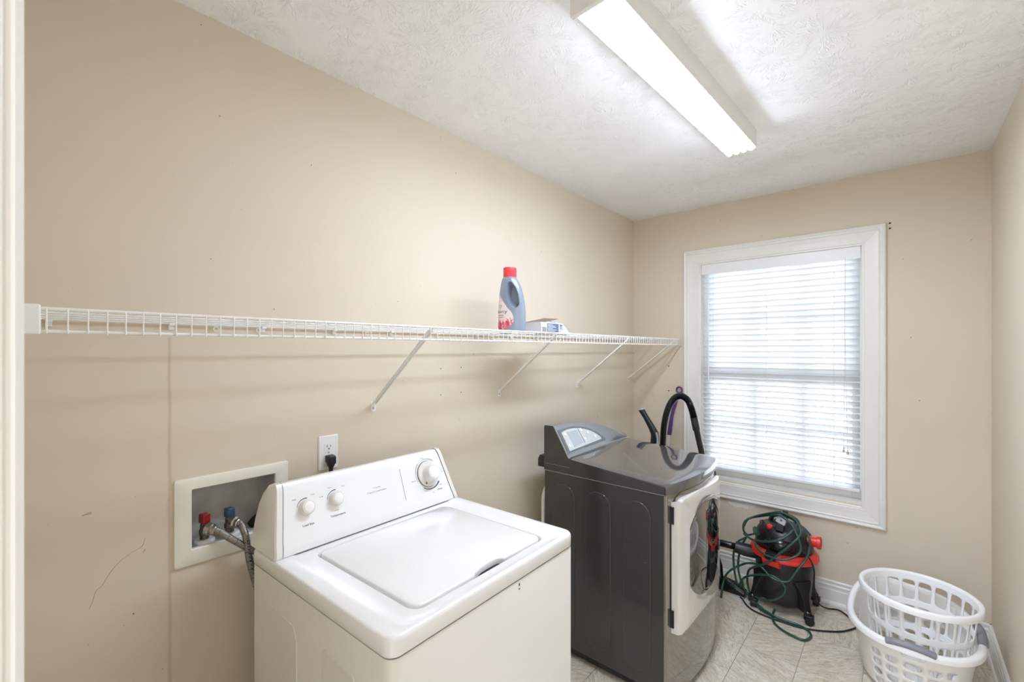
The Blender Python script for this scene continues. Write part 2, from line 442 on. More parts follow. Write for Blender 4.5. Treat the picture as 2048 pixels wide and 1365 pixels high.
CORDS = {'A':[(0.885,2.866,0.4),(0.84,2.908,0.368),(0.821,2.902,0.397),(0.829,2.904,0.445),(0.868,2.916,0.477),(0.944,2.881,0.525),(1.016,2.847,0.562),(1.057,2.854,0.553),(1.092,2.861,0.53),(1.112,2.848,0.503),(1.12,2.826,0.476),(1.107,2.795,0.453),(1.069,2.779,0.406),(1.019,2.772,0.346),(0.964,2.781,0.284),(0.901,2.817,0.231),(0.855,2.884,0.173),(0.84,2.908,0.108),(0.846,2.909,0.057),(0.879,2.842,0.039),(0.94,2.791,0.015),(1.008,2.772,0.01)],'B':[(0.824,2.903,0.418),(0.846,2.909,0.464),(0.901,2.925,0.488),(0.999,2.849,0.542),(1.037,2.848,0.538),(1.076,2.833,0.51),(1.099,2.816,0.479),(1.118,2.802,0.442),(1.123,2.805,0.401),(1.107,2.795,0.365),(1.059,2.776,0.336),(1.008,2.772,0.328),(0.952,2.785,0.333),(0.915,2.806,0.352),(0.894,2.824,0.384)],'Cc':[(0.728,2.786,0.007),(0.718,2.865,0.056),(0.735,2.872,0.112),(0.768,2.884,0.152),(0.824,2.903,0.192),(0.879,2.842,0.236),(0.934,2.794,0.254),(0.986,2.775,0.22),(1.029,2.772,0.212),(1.069,2.779,0.22),(1.093,2.788,0.257),(1.116,2.8,0.301),(1.143,2.821,0.343),(1.156,2.835,0.389),(1.16,2.84,0.441),(1.149,2.85,0.47),(1.13,2.845,0.485)],'D':[(0.817,2.894,0.007),(0.806,2.897,0.048),(0.807,2.897,0.081),(0.835,2.906,0.119),(0.915,2.806,0.194),(0.986,2.775,0.227),(1.029,2.772,0.218),(1.054,2.775,0.19),(1.054,2.775,0.154),(1.029,2.772,0.12),(0.986,2.775,0.089),(0.928,2.798,0.069),(0.861,2.871,0.039),(0.824,2.903,0.039),(0.815,2.9,0.089)],'E':[(0.832,2.905,0.35),(0.793,2.893,0.317),(0.773,2.886,0.258),(0.771,2.885,0.198),(0.778,2.888,0.121),(0.793,2.893,0.052),(0.818,2.888,0.007)],'F':[(0.835,2.906,0.354),(0.81,2.898,0.291),(0.796,2.894,0.216),(0.796,2.894,0.144),(0.813,2.899,0.075)],'G':[(0.815,2.9,0.089),(0.824,2.903,0.039),(0.879,2.842,0.032),(0.94,2.791,0.024),(1.008,2.772,0.013),(1.07,2.774,0.007),(1.125,2.772,0.007),(1.167,2.748,0.007),(1.182,2.703,0.007),(1.161,2.65,0.007),(1.109,2.651,0.007),(1.056,2.675,0.007),(1.016,2.715,0.007),(0.998,2.773,0.009),(1.008,2.772,0.049)],'H':[(0.824,2.903,0.372),(0.879,2.842,0.374),(0.952,2.785,0.399),(1.019,2.772,0.43),(1.062,2.789,0.46),(1.088,2.823,0.492),(1.101,2.853,0.515)],'K':[(1.132,2.812,0.381),(1.16,2.84,0.348),(1.172,2.857,0.286),(1.171,2.856,0.216),(1.173,2.858,0.151),(1.185,2.882,0.116),(1.219,2.97,0.064),(1.268,2.971,0.049),(1.297,2.971,0.044)],'M':[(0.83,2.852,0.007),(0.865,2.801,0.007),(0.912,2.77,0.007),(0.99,2.757,0.007),(1.062,2.761,0.007),(1.131,2.765,0.007),(1.205,2.792,0.007),(1.279,2.845,0.007),(1.316,2.89,0.007),(1.34,2.953,0.007)]}
# ================================================================== THE ROOM
W, D, H = 1.858, 3.154, 2.44
YN = -0.008                                   # inner face of the near wall
# floor slab with separate vinyl tiles
fl = struct(MB().box(-0.1, W+0.1, YN-0.12, D+0.1, -0.06, -0.003).build('floor', M['grout']))
xs = [0.933 + 0.232*k for k in range(-5, 5)]
starts = [(2.42, (0.23, 0.32)), (2.42, (0.32, 0.23))]
for ci, x in enumerate(xs):
    pit = (0.23, 0.32) if ci % 2 else (0.32, 0.23)
    y = 2.42; up = []
    k = 0
    while y < D: up.append((y, y+pit[k % 2])); y += pit[k % 2]; k += 1
    y = 2.42; k = 1
    while y > YN: up.append((y-pit[k % 2], y)); y -= pit[k % 2]; k += 1
    for (y0, y1) in up:
        a0, a1 = max(x, 0.0), min(x+0.232, W); b0, b1 = max(y0, YN), min(y1, D)
        if a1-a0 < 0.01 or b1-b0 < 0.01: continue
        g = 0.0012
        MB().box(a0+g, a1-g, b0+g, b1-g, -0.003, 0.0).build('tile', M['tile'], fl)

# ceiling
struct(MB().box(-0.1, W+0.1, YN-0.12, D+0.1, H, H+0.1).build('ceiling', M['ceiling']))
# left wall with the opening for the washer outlet box
OY0, OY1, OZ0, OZ1 = 0.350, 0.588, 0.892, 1.072
mb = MB()
mb.box(-0.1, 0, YN-0.12, OY0, 0, H).box(-0.1, 0, OY1, D+0.1, 0, H).box(-0.1, 0, OY0, OY1, 0, OZ0).box(-0.1, 0, OY0, OY1, OZ1, H)
wl = struct(mb.build('wall_left', M['wall_left']))
# right wall
wr = struct(MB().box(W, W+0.1, YN-0.12, D+0.1, 0, H).build('wall_right', M['wall']))
# far wall with the window opening
WX0, WX1, WZ0, WZ1 = 0.482, 1.372, 0.600, 2.060
mb = MB()
mb.box(0, WX0, D, D+0.12, 0, H).box(WX1, W, D, D+0.12, 0, H).box(WX0, WX1, D, D+0.12, 0, WZ0).box(WX0, WX1, D, D+0.12, WZ1, H)
wf = struct(mb.build('wall_far', M['wall_far']))
# near wall with the doorway the picture is taken from
DX0, DX1, DZ = 1.06, 1.80, 2.05
mb = MB()
mb.box(0, DX0, YN-0.12, YN, 0, H).box(DX1, W, YN-0.12, YN, 0, H).box(DX0, DX1, YN-0.12, YN, DZ, H)
struct(mb.build('wall_near', M['wall']))
# small hall beyond the doorway
mb = MB()
mb.box(-0.3, 2.6, -2.1, YN-0.12, -0.06, 0.0)
struct(mb.build('floor_hall', M['trim']))
mb = MB(); mb.box(-0.3, 2.6, -2.1, YN-0.12, H, H+0.1); struct(mb.build('ceiling_hall', M['fixture']))
mb = MB()
mb.box(-0.4, -0.3, -2.2, YN-0.12, 0, H).box(2.6, 2.7, -2.2, YN-0.12, 0, H).box(-0.4, 2.7, -2.2, -2.1, 0, H)
mb.box(-0.4, -0.1, YN-0.12, YN-0.02, 0, H).box(W+0.1, 2.7, YN-0.12, YN-0.02, 0, H)
struct(mb.build('wall_hall', M['wall']))

# screw holes and nail holes left in the walls
def hole(parent, axis, pts, r=0.0035):
    for p in pts:
        rot = {'x': Matrix.Rotation(PI/2, 4, 'Y'), 'y': Matrix.Rotation(PI/2, 4, 'X')}[axis]
        MB().lathe([(r, -0.002), (r, 0.0007), (r*0.5, 0.0009)], 8, Matrix.Translation(p) @ rot).build('screw_hole', M['dark_gap'], parent)
hole(wl, 'x', [(0, 1.272, 1.383), (0, 1.391, 1.385), (0, 1.272, 1.268), (0, 1.391, 1.270)], 0.0024)
hole(wf, 'y', [(0.270, D, 1.348), (0.270, D, 1.172)], 0.0045)
hole(wf, 'y', [(1.482, D, 2.150), (1.482, D, 2.122)], 0.005)
hole(wf, 'y', [(1.567, D, 1.53), (1.30, D, 0.37), (1.60, D, 1.20), (0.62, D, 2.33)], 0.002)
hole(wl, 'x', [(0, 2.00, 2.02), (0, 2.35, 1.02), (0, 0.70, 2.1), (0, 0.23, 0.77)], 0.0016)

SCR = [(0.254,0.962),(0.248,0.942),(0.226,0.932),(0.204,0.918),(0.183,0.894),(0.169,0.869),(0.157,0.859),(0.152,0.837),(0.145,0.820)]
MB().tube(spline([(0.0001, y, z) for y, z in SCR], 4), 0.0007, 4).build('scratch', M['scratch'], wl)
for sm_ in ([(0.132,1.055),(0.140,1.058),(0.149,1.061)], [(0.138,1.056),(0.150,1.057)], [(0.250,0.925),(0.254,0.932)]):
    MB().tube([(0.0001, y, z) for y, z in sm_], 0.0011, 4).build('scratch', M['scratch'], wl)

# baseboards: profile (depth, height)
BB = [(0,0), (0.022,0), (0.022,0.008), (0.019,0.016), (0.013,0.020), (0.013,0.082), (0.0105,0.086), (0.0105,0.098), (0.013,0.101),
      (0.013,0.108), (0.009,0.113), (0.009,0.122), (0.0115,0.125), (0.0115,0.131), (0.008,0.135), (0,0.135)]
def base_run(name, a, b, fn):
    struct(MB().loft([[Vector(fn(a, d, h)) for d, h in BB], [Vector(fn(b, d, h)) for d, h in BB]]).build(name, M['trim']))
base_run('baseboard_far', 0.0, W, lambda t, d, h: (t, D-d, h))
base_run('baseboard_right', YN, D, lambda t, d, h: (W-d, t, h))
base_run('baseboard_left', YN, D, lambda t, d, h: (d, t, h))
base_run('baseboard_near', 0.0, 0.985, lambda t, d, h: (t, YN+d, h))

# doorway: jamb and casing
dr = struct(MB().box(DX0, DX0+0.018, YN-0.12, YN, 0, DZ).box(DX1-0.018, DX1, YN-0.12, YN, 0, DZ).box(DX0, DX1, YN-0.12, YN, DZ-0.018, DZ).build('door_1', M['trim']))
def casing_prof(s=1):   # (across from inner edge outward, proud)
    return [(0,0), (0,0.0085), (0.0018,0.0100), (0.0018,0.0125), (0.001,0.0145), (0.004,0.0187), (0.05,0.0187), (0.06,0.016), (0.082,0.013), (0.09,0.013), (0.09,0)]
cp = casing_prof()
xin = DX0+0.014
MB().loft([[Vector((xin-a, YN+p, 0)) for a, p in cp], [Vector((xin-a, YN+p, DZ+0.08)) for a, p in cp]]).build('casing', M['trim'], dr)
xin2 = DX1-0.014
cp2 = [(min(a, 0.07), p) for a, p in cp]
MB().loft([[Vector((xin2+a, YN+p, 0)) for a, p in cp2], [Vector((xin2+a, YN+p, DZ+0.08)) for a, p in cp2]]).build('casing', M['trim'], dr)
MB().loft([[Vector((xin, YN+p, DZ-0.014+a)) for a, p in cp], [Vector((xin2, YN+p, DZ-0.014+a)) for a, p in cp]]).build('casing', M['trim'], dr)

# ------------------------------------------------------------------ window
wn = struct(bpy.data.objects.new('window_1', None)); COL.objects.link(wn)
CW = 0.106
ox0, ox1, oz0, oz1 = 0.379, 1.468, 0.485, 2.152        # outer casing
CPF = [(0,0), (0,0.012), (0.004,0.020), (0.010,0.0225), (0.016,0.020), (0.019,0.0165), (0.024,0.0165), (0.030,0.0195), (0.034,0.0165),
       (0.060,0.013), (0.092,0.0115), (0.095,0.0085), (CW-0.004,0.0085), (CW,0.006), (CW,0)]   # from outer edge inward
def cside(p0, p1, inward, along):
    """mitred piece: outer corner p0->p1 (x,z), inward (x,z), along (x,z) unit"""
    r0 = []; r1 = []
    for a, h in CPF:
        r0.append(Vector((p0[0]+inward[0]*a+along[0]*a, D-h, p0[1]+inward[1]*a+along[1]*a)))
        r1.append(Vector((p1[0]+inward[0]*a-along[0]*a, D-h, p1[1]+inward[1]*a-along[1]*a)))
    MB().loft([r0, r1]).build('casing', M['trim'], wn)
e = 0.0006
cside((ox0, oz1), (ox1, oz1), (0,-1), (1,0)); cside((ox0, oz0), (ox1, oz0), (0,1), (1,0))
cside((ox0, oz0+e), (ox0, oz1-e), (1,0), (0,1)); cside((ox1, oz0+e), (ox1, oz1-e), (-1,0), (0,1))
# jamb liner
mb = MB()
mb.box(WX0, WX0+0.012, D, D+0.11, WZ0, WZ1).box(WX1-0.012, WX1, D, D+0.11, WZ0, WZ1)
mb.box(WX0+0.012, WX1-0.012, D, D+0.11, WZ1-0.012, WZ1).box(WX0+0.012, WX1-0.012, D, D+0.11, WZ0, WZ0+0.014)
mb.build('jamb', M['trim'], wn)
sx0, sx1 = WX0+0.012, WX1-0.012
def sash(name, y0, y1, z0, z1, muntin_y):
    mb = MB(); s = 0.045
    mb.box(sx0, sx0+s, y0, y1, z0, z1).box(sx1-s, sx1, y0, y1, z0, z1).box(sx0+s, sx1-s, y0, y1, z1-0.04, z1).box(sx0+s, sx1-s, y0, y1, z0, z0+0.055)
    o = mb.build(name, M['trim'], wn, bevel=0.002)
    for x in (0.811, 1.078):
        MB().box(x-0.009, x+0.009, muntin_y-0.006, muntin_y+0.006, z0+0.055, z1-0.04).build('muntin', M['trim'], o)
    zm = (z0+z1)/2+0.01
    MB().box(sx0+s, sx1-s, muntin_y-0.0055, muntin_y+0.0055, zm-0.009, zm+0.009).build('muntin', M['trim'], o)
    gb = [sx0+s, 0.811, 1.078, sx1-s]
    for i in range(3):
        for (za, zb) in ((z0+0.055, zm), (zm, z1-0.04)):
            MB().box(gb[i], gb[i+1], muntin_y-0.001, muntin_y+0.001, za, zb).build('pane', M['glass'], o)
sash('lower_sash', D+0.066, D+0.086, WZ0+0.014, 1.315, D+0.078)
sash('upper_sash', D+0.088, D+0.108, 1.285, WZ1-0.012, D+0.099)
# brick-like neighbour wall or garden is burnt out to white in daylight: only sky beyond the panes

# ------------------------------------------------------------------ blind
bl = thing('window_blind', 'white horizontal slat blind lowered over the whole window', 'blind', (0.925, D+0.030, 0.66))
bx0, bx1 = WX0+0.015-0.925, WX1-0.015-0.925
MB().box(bx0, bx1, -0.026, 0.020, 1.338, 1.384).build('head_rail', M['blind'], bl, bevel=0.002)
MB().box(bx0-0.001, bx1+0.001, -0.030, -0.026, 1.318, 1.386).build('valance', M['blind'], bl, bevel=0.001)
pitch = 0.0356; nsl = 37
tilt = math.radians(40)
sm = None
for i in range(nsl):
    z = 0.034 + pitch*i
    if z > 1.325: break
    if sm is None:
        w2 = 0.0235; ring = []
        for (u, c) in ((-1,0),(-0.5,0.0014),(0,0.0019),(0.5,0.0014),(1,0)):
            ring.append((u*w2, c))
        poly = ring + [(u, c-0.0018) for u, c in ring[::-1]]
        # inner (room) edge high, outer edge low
        pr = [(u*math.cos(tilt)+c*math.sin(tilt), -u*math.sin(tilt)+c*math.cos(tilt)) for u, c in poly]
        mb = MB(); mb.loft([[Vector((bx0+0.004, y, zz)) for y, zz in pr], [Vector((bx1-0.004, y, zz)) for y, zz in pr]])
        so = mb.build('slat', M['slat'], bl, smooth=30); so.location = (0, 0, z); sm = so
    else:
        c = dup(sm, bl, (0, 0, z))
        c.rotation_euler = (math.radians(random.uniform(-0.8, 0.8)-(8 if z > 0.655 else 0)), math.radians(random.uniform(-0.12, 0.12)), 0)
MB().box(bx0+0.003, bx1-0.003, -0.024, 0.024, 0.004, 0.020).build('bottom_rail', M['blind'], bl, bevel=0.003)
for x in (0.570, 0.890, 1.235):
    for yy in (-0.0215, 0.0215):
        MB().tube([(x-0.925, yy, 0.012), (x-0.925, yy, 1.34)], 0.0007, 5).build('ladder_string', M['string'], bl)
    MB().tube([(x-0.925-0.010, -0.026, 0.002), (x-0.925, -0.0275, -0.004), (x-0.925+0.012, -0.026, 0.003)], 0.0008, 5).build('cord_knot', M['string'], bl)
MB().tube([(0.543-0.925, -0.036, 1.33), (0.545-0.925, -0.036, 0.60)], 0.0040, 6).build('tilt_wand', M['blind'], bl)
for (dx, zt) in ((-0.006, 0.228), (0.012, 0.218)):
    MB().tube([(1.288-0.925, -0.034, 1.33), (1.287-0.925, -0.034, 0.9), (1.288+dx-0.925, -0.035, zt+0.02)], 0.0009, 5).build('pull_cord', M['string'], bl)
    MB().lathe([(0.002, 0.022), (0.004, 0.018), (0.003, 0.012), (0.0065, 0.004), (0.0055, -0.004), (0.002, -0.006)], 10, Matrix.Translation((1.288+dx-0.925, -0.035, zt))).build('tassel', M['tassel'], bl, smooth=40)

# ------------------------------------------------------------------ ceiling light
lt = thing('fluorescent_light', 'long white fluorescent strip light on the ceiling with bare glowing tubes', 'light', (0.955, 1.593, H), math.radians(-2.6))
hl2 = 0.607; hw = 0.062
mb = MB(); mb.prism([(-hw, 0), (hw, 0), (hw, -0.078), (hw-0.002, -0.078), (hw-0.002, -0.064), (-hw+0.002, -0.064), (-hw+0.002, -0.078), (-hw, -0.078)], -hl2, hl2, 'y')
mb.build('housing', M['fixture'], lt, bevel=0.0015)
t0 = None
for i in range(4):
    x = -0.045 + 0.030*i
    mb = MB(); mb.lathe([(0.006, -hl2+0.018), (0.0125, -hl2+0.022), (0.0125, hl2-0.016), (0.010, hl2-0.0105)], 14, Matrix.Translation((0, 0, -0.079)) @ Matrix.Rotation(-PI/2, 4, 'X'))
    if t0 is None: t0 = mb.build('tube', M['tube'], lt, smooth=40); t0.location = (x, 0, 0)
    else: dup(t0, lt, (x, 0, 0))
MB().box(-hw, hw, -hl2-0.001, -hl2+0.014, -0.096, -0.060).build('lamp_holder', M['fixture'], lt, bevel=0.002)
MB().box(-hw, hw, hl2-0.010, hl2-0.003, -0.0795, -0.060).build('lamp_holder', M['fixture'], lt, bevel=0.002)
# ================================================================== WASHING MACHINE
wa = thing('washing_machine', 'white top-loading washing machine with a lid and a knob console', 'washer', (0.460, 0.807, 0), math.radians(2.0))
ZS, ZT = 0.872, 0.912
HX, HY = 0.325, 0.335
def ring(o, z): return [Vector((x, y, z)) for x, y in o]
mb = MB(); o1 = rrect(0, 0, HX-0.0015, HY-0.0015, 0.026)
mb.loft([ring(rrect(0,0,HX-0.008,HY-0.006,0.024), 0.012), ring(o1, 0.02), ring(o1, ZS-0.0065), ring(rrect(0,0,HX-0.0035,HY-0.0035,0.024), ZS-0.0035), ring(rrect(0,0,HX-0.012,HY-0.012,0.022), ZS-0.0033)])
mb.build('cabinet', M['enamel_body'], wa, smooth=35)
for (x, y) in ((-0.27,-0.28),(0.27,-0.28),(-0.27,0.28),(0.27,0.28)):
    MB().lathe([(0.022,0),(0.022,0.006),(0.012,0.007),(0.012,0.014)], 14, Matrix.Translation((x, y, 0))).build('foot', M['rubber'], wa, smooth=40)
# stamped panels on the side
for poly in ([(-0.186,0.10),(-0.050,0.10),(-0.050,0.755),(-0.066,0.788),(-0.170,0.798),(-0.186,0.785)],
             [(0.070,0.10),(0.215,0.10),(0.215,0.750),(0.196,0.788),(0.088,0.798),(0.070,0.785)]):
    MB().prism(poly, -HY-0.0004, -HY+0.006, 'y').build('stamped_panel', M['enamel_body'], wa, bevel=0.002, bseg=2)
MB().box(HX-0.006, HX-0.0008, 0.060, 0.064, ZS-0.016, ZS-0.010).build('chip_mark', M['dark_gap'], wa)
MB().box(HX-0.0055, HX-0.0008, 0.0605, 0.0635, ZS-0.026, ZS-0.022).build('chip_mark', M['dark_gap'], wa)
MB().loft([ring(rrect(0,0,HX-0.006,HY-0.006,0.024), ZS-0.006), ring(rrect(0,0,HX-0.006,HY-0.006,0.024), ZS+0.003)]).build('seam_gasket', M['dark_gap'], wa)
# top panel with tray and well
LX0, LX1, LY0, LY1 = -0.150, 0.272, -0.232, 0.238
lc = ((LX0+LX1)/2, (LY0+LY1)/2); lh = ((LX1-LX0)/2, (LY1-LY0)/2)
R = [(rrect(0,0,HX-0.009,HY-0.009,0.022), ZS+0.001), (rrect(0,0,HX-0.0015,HY-0.0015,0.026), ZS+0.001), (rrect(0,0,HX,HY,0.030), ZS+0.003), (rrect(0,0,HX,HY,0.030), ZT-0.009),
     (rrect(0,0,HX-0.0012,HY-0.0012,0.030), ZT-0.0045), (rrect(0,0,HX-0.0035,HY-0.0035,0.030), ZT-0.0014), (rrect(0,0,HX-0.008,HY-0.008,0.030), ZT),
     (rrect(0.055,0.003,0.258,0.292,0.045), ZT), (rrect(0.055,0.003,0.252,0.286,0.042), ZT-0.0035),
     (rrect(lc[0],lc[1],lh[0]+0.0075,lh[1]+0.0075,0.032), ZT-0.0038), (rrect(lc[0],lc[1],lh[0]+0.006,lh[1]+0.006,0.031), ZT-0.006), (rrect(lc[0],lc[1],lh[0]+0.006,lh[1]+0.006,0.031), ZT-0.026)]
MB().loft([ring(a, z) for a, z in R]).build('top_panel', M['enamel'], wa, smooth=50)
# lid with a finger notch in its front edge
def lid_outline(d):
    p = rrect(lc[0], lc[1], lh[0]-d, lh[1]-d, 0.028-d*0.5)
    out = []
    for i, q in enumerate(p): out.append(q)
    # first arc starts on the +x side at its +y end; insert the notch on the +x edge between last arc end and first arc start
    xr = lc[0]+lh[0]-d
    notch = [(xr, -0.050), (xr-0.006, -0.042), (xr-0.016, -0.010), (xr-0.018, 0.030), (xr-0.016, 0.052), (xr-0.005, 0.062), (xr, 0.066)]
    return out + notch
mb = MB()
mb.loft([ring(lid_outline(0), ZT-0.022), ring(lid_outline(0), ZT-0.004), ring(lid_outline(0.0015), ZT-0.0012), ring(lid_outline(0.004), ZT)])
mb.build('lid', M['enamel'], wa, smooth=50)
MB().box(LX1-0.017, LX1+0.0055, -0.048, 0.064, ZT-0.0245, ZT-0.016).build('finger_notch_shade', M['dark_gap'], wa)  # dark block put in the notch in place of its shade
# console: a profile lofted across with ends that lean inwards
CP = [(-0.337,ZT+0.001), (-0.336,0.985), (-0.328,1.030), (-0.312,1.062), (-0.290,1.082), (-0.266,1.0905), (-0.252,1.0885), (-0.2405,1.074),
      (-0.2345,1.060), (-0.1915,0.945), (-0.186,0.935), (-0.180,0.918), (-0.180,ZT+0.001)]
def yend(z): return 0.331 - 0.030*(z-ZT)/0.178
def section(inset, grow=0.0):
    return [Vector((x+(grow if x > -0.26 else -grow), None or (yend(z)-inset), z+(grow if z > 1.07 else 0))) for x, z in CP]
def mir(r): return [Vector((v.x, -v.y, v.z)) for v in r]
cs = MB().loft([mir(section(0.020)), section(0.020)]).build('console', M['enamel'], wa, smooth=28)
for s in (1, -1):
    a, b, c = section(0.0195, 0.0015), section(0.004, 0.0015), section(0.0, -0.003)
    rings_ = [a, b, c]
    if s < 0: rings_ = [mir(r) for r in rings_]
    MB().loft(rings_).build('console_end_cap', M['enamel_body'], wa, smooth=40)
for s in (1, -1):
    a, b = section(0.0215, 0.0006), section(0.0190, 0.0006)
    MB().loft([mir(a), mir(b)] if s < 0 else [a, b]).build('end_gap', M['dark_gap'], wa)
MB().box(-0.331, -0.183, -0.326, 0.326, ZT-0.0003, ZT+0.0012).build('console_seam', M['dark_gap'], wa)
# frame on the console face
nf = Vector((0.115, 0, 0.043)).normalized(); uf = Vector((-0.043, 0, 0.115)).normalized(); yf = Vector((0, 1, 0))
def face(y, z, off=0.0006):
    t = (z-0.945)/(1.060-0.945); return Vector((-0.1915-0.043*t, y, z)) + nf*off
def face_m(y, z, off=0.0006):
    m = Matrix((yf, uf, nf)).transposed().to_4x4(); m.translation = face(y, z, off); return m
def knob(y, z, r, name, big=False):
    m = face_m(y, z, 0.0)
    if big:
        k = MB().lathe([(0.045,0.0005),(0.045,0.006),(0.043,0.008),(0.030,0.010)], 36, m).build(name, M['knob'], wa, smooth=35)
        MB().lathe([(0.0465,0.0003),(0.0465,0.0012)], 36, m).build('dial_gap', M['dark_gap'], k)
        MB().lathe([(0.030,0.009),(0.028,0.024),(0.0275,0.036),(0.025,0.040)], 30, m).build('grip', M['knob'], k, smooth=35)
        MB().lathe([(0.0215,0.0395),(0.0215,0.0412),(0.019,0.0425)], 30, m).build('knob_face', M['knob_face'], k, smooth=35)
        MB().box(-0.003, 0.003, -0.040, -0.034, 0.0085, 0.0098, m @ Matrix.Rotation(math.radians(-35), 4, 'Z')).build('pointer', M['ink'], k)
    else:
        k = MB().lathe([(r,0.0005),(r,0.006),(r*0.96,0.017),(r*0.86,0.020)], 28, m).build(name, M['knob'], wa, smooth=35)
        MB().lathe([(r*0.70,0.0195),(r*0.70,0.0212),(r*0.62,0.022)], 24, m).build('knob_face', M['knob_face'], k, smooth=35)
    return k
knob(-0.229, 1.017, 0.0205, 'load_size_knob'); knob(-0.139, 1.019, 0.0205, 'temperature_knob'); knob(0.216, 1.017, 0.03, 'cycle_dial', True)
def arc(y, z, r, a0, a1, wd, mat, n=18):
    m = face_m(y, z, 0.0005); ri = []
    for i in range(n+1):
        a = math.radians(a0+(a1-a0)*i/n); ww = wd*(0.35+0.65*i/n)
        ri.append([m @ Vector((q*math.cos(a), q*math.sin(a), h)) for q, h in ((r,0),(r+ww,0),(r+ww,0.0003),(r,0.0003))])
    MB().loft(ri).build('printed_arc', mat, cs)
arc(-0.229, 1.017, 0.0245, 165, 75, 0.003, M['ink_blue']); arc(-0.139, 1.019, 0.0245, 170, 80, 0.003, M['ink_blue'])
arc(0.216, 1.017, 0.052, 235, 320, 0.006, M['ink_blue']); arc(0.216, 1.017, 0.052, 200, 130, 0.004, M['ink_pale']); arc(0.216, 1.017, 0.052, 110, 50, 0.004, M['ink_pale'])
m = face_m(0.1025, 1.017, 0.0004)
MB().box(-0.0006, 0.0006, -0.066, 0.040, 0, 0.0003, m).build('divider_line', M['ink'], cs)
def say(body, y, z, size, mat, name='lettering', align='CENTER'):
    text_obj(name, body, size, mat, cs, face_m(y, z, 0.0004), align)
say('Load Size', -0.230, 0.973, 0.0088, M['ink']); say('Temperature', -0.140, 0.975, 0.0088, M['ink'])
say('Small', -0.258, 1.044, 0.0052, M['ink_pale']); say('Large', -0.205, 1.047, 0.0052, M['ink_pale'])
say('Cold', -0.181, 1.034, 0.0055, M['ink_pale']); say('Warm', -0.150, 1.052, 0.0055, M['ink_pale']); say('Hot', -0.110, 1.048, 0.0055, M['ink_pale'])
say('Wash', -0.140, 0.988, 0.005, M['ink_pale'])
say('4 Cycles', 0.004, 1.019, 0.0078, M['ink_pale']); say('2 Speed Combinations', 0.002, 1.008, 0.0078, M['ink_pale'])
say('Normal', 0.255, 0.958, 0.0068, M['ink']); say('Off', 0.222, 0.953, 0.005, M['ink_pale'])
say('Delicate', 0.150, 1.005, 0.006, M['ink_pale']); say('Casual', 0.205, 1.0715, 0.006, M['ink_pale']); say('Heavy', 0.262, 0.972, 0.005, M['ink_pale'])
say('Rinse', 0.285, 1.012, 0.005, M['ink_pale'])

# ================================================================== DRYER
DY0, DY1, DXB, DXF = 1.780, 2.438, 0.190, 0.805
dy = thing('dryer', 'charcoal metallic dryer with a sloping console and a mirrored front door', 'dryer', (0.5, 2.109, 0))
def L(x, y, z): return Vector((x-0.5, y-2.109, z))
def bow(y, b=0.045):
    t = (y-DY0)/(DY1-DY0)*2-1; return DXF + b*(1-t*t)
NB = 14
def plan(dx=0.0, dyy=0.0, b=0.045, xf=0.0):
    pts = [(DXB-dx, DY0-dyy)]
    for i in range(NB+1):
        t = i/NB; y = (DY0-dyy)+(DY1-DY0+2*dyy)*t; tt = 2*t-1
        pts.append((DXF+xf+dx + b*(1-tt*tt), y))
    pts.append((DXB-dx, DY1+dyy)); return pts
# cabinet: straight sides with a bowed front
pl_ = plan(0, 0, 0.035, -0.012)
MB().loft([[L(x, y, 0.050) for x, y in pl_], [L(x, y, 0.868) for x, y in pl_]]).build('cabinet', M['dryer'], dy, smooth=30)
MB().prism([(x-0.5, y-2.109) for x, y in plan(-0.02, -0.02, 0.035, -0.02)], 0.012, 0.052, 'z').build('toe_base', M['black'], dy)
for (x, y) in ((0.26,1.84),(0.74,1.84),(0.26,2.38),(0.74,2.38)):
    MB().lathe([(0.022,0),(0.022,0.006),(0.012,0.007),(0.012,0.014)], 14, Matrix.Translation(L(x, y, 0))).build('foot', M['rubber'], dy, smooth=40)
# stamped tall arches on both sides
for (xa, xb, zt) in ((0.237,0.366,0.820),(0.422,0.556,0.821),(0.614,0.741,0.822)):
    r = (xb-xa)/2; cx = (xa+xb)/2; zb = 0.105
    poly = [(cx+r*math.cos(math.radians(a))-0.5, zt-r+r*math.sin(math.radians(a))) for a in range(0, 181, 12)] + \
           [(cx+r*math.cos(math.radians(a))-0.5, zb+r+r*math.sin(math.radians(a))) for a in range(180, 361, 12)]
    for (ya, yb) in ((DY0-0.0042, DY0+0.005), (DY1-0.005, DY1+0.0042)):
        MB().prism(poly, ya-2.109, yb-2.109, 'y').build('stamped_arch', M['dryer'], dy, bevel=0.004, bseg=3)
# light seam between cabinet and top
MB().loft([[L(x, y, 0.868) for x, y in plan(0.0012, 0.0012, 0.040, 0)], [L(x, y, 0.8712) for x, y in plan(0.0012, 0.0012, 0.040, 0)]]).build('seam_strip', M['steel'], dy)
# front panel: bowed sheet, separate from the side
def front_strip(z0, z1, y0, y1, off, thick, n=20, zfun0=None, zfun1=None, rows=1):
    mb = MB(); rings = []
    for i in range(n+1):
        y = y0+(y1-y0)*i/n; x = bow(y)+off
        a = zfun0(y) if zfun0 else z0; b = zfun1(y) if zfun1 else z1
        rings.append([L(x-thick, y, a), L(x, y, a), L(x, y, b), L(x-thick, y, b)])
    mb.loft(rings); return mb
front_strip(0.030, 0.867, DY0+0.003, DY1-0.003, 0.0, 0.022).build('front_panel', M['dryer_front'], dy, smooth=40, bevel=0.004, bseg=3)
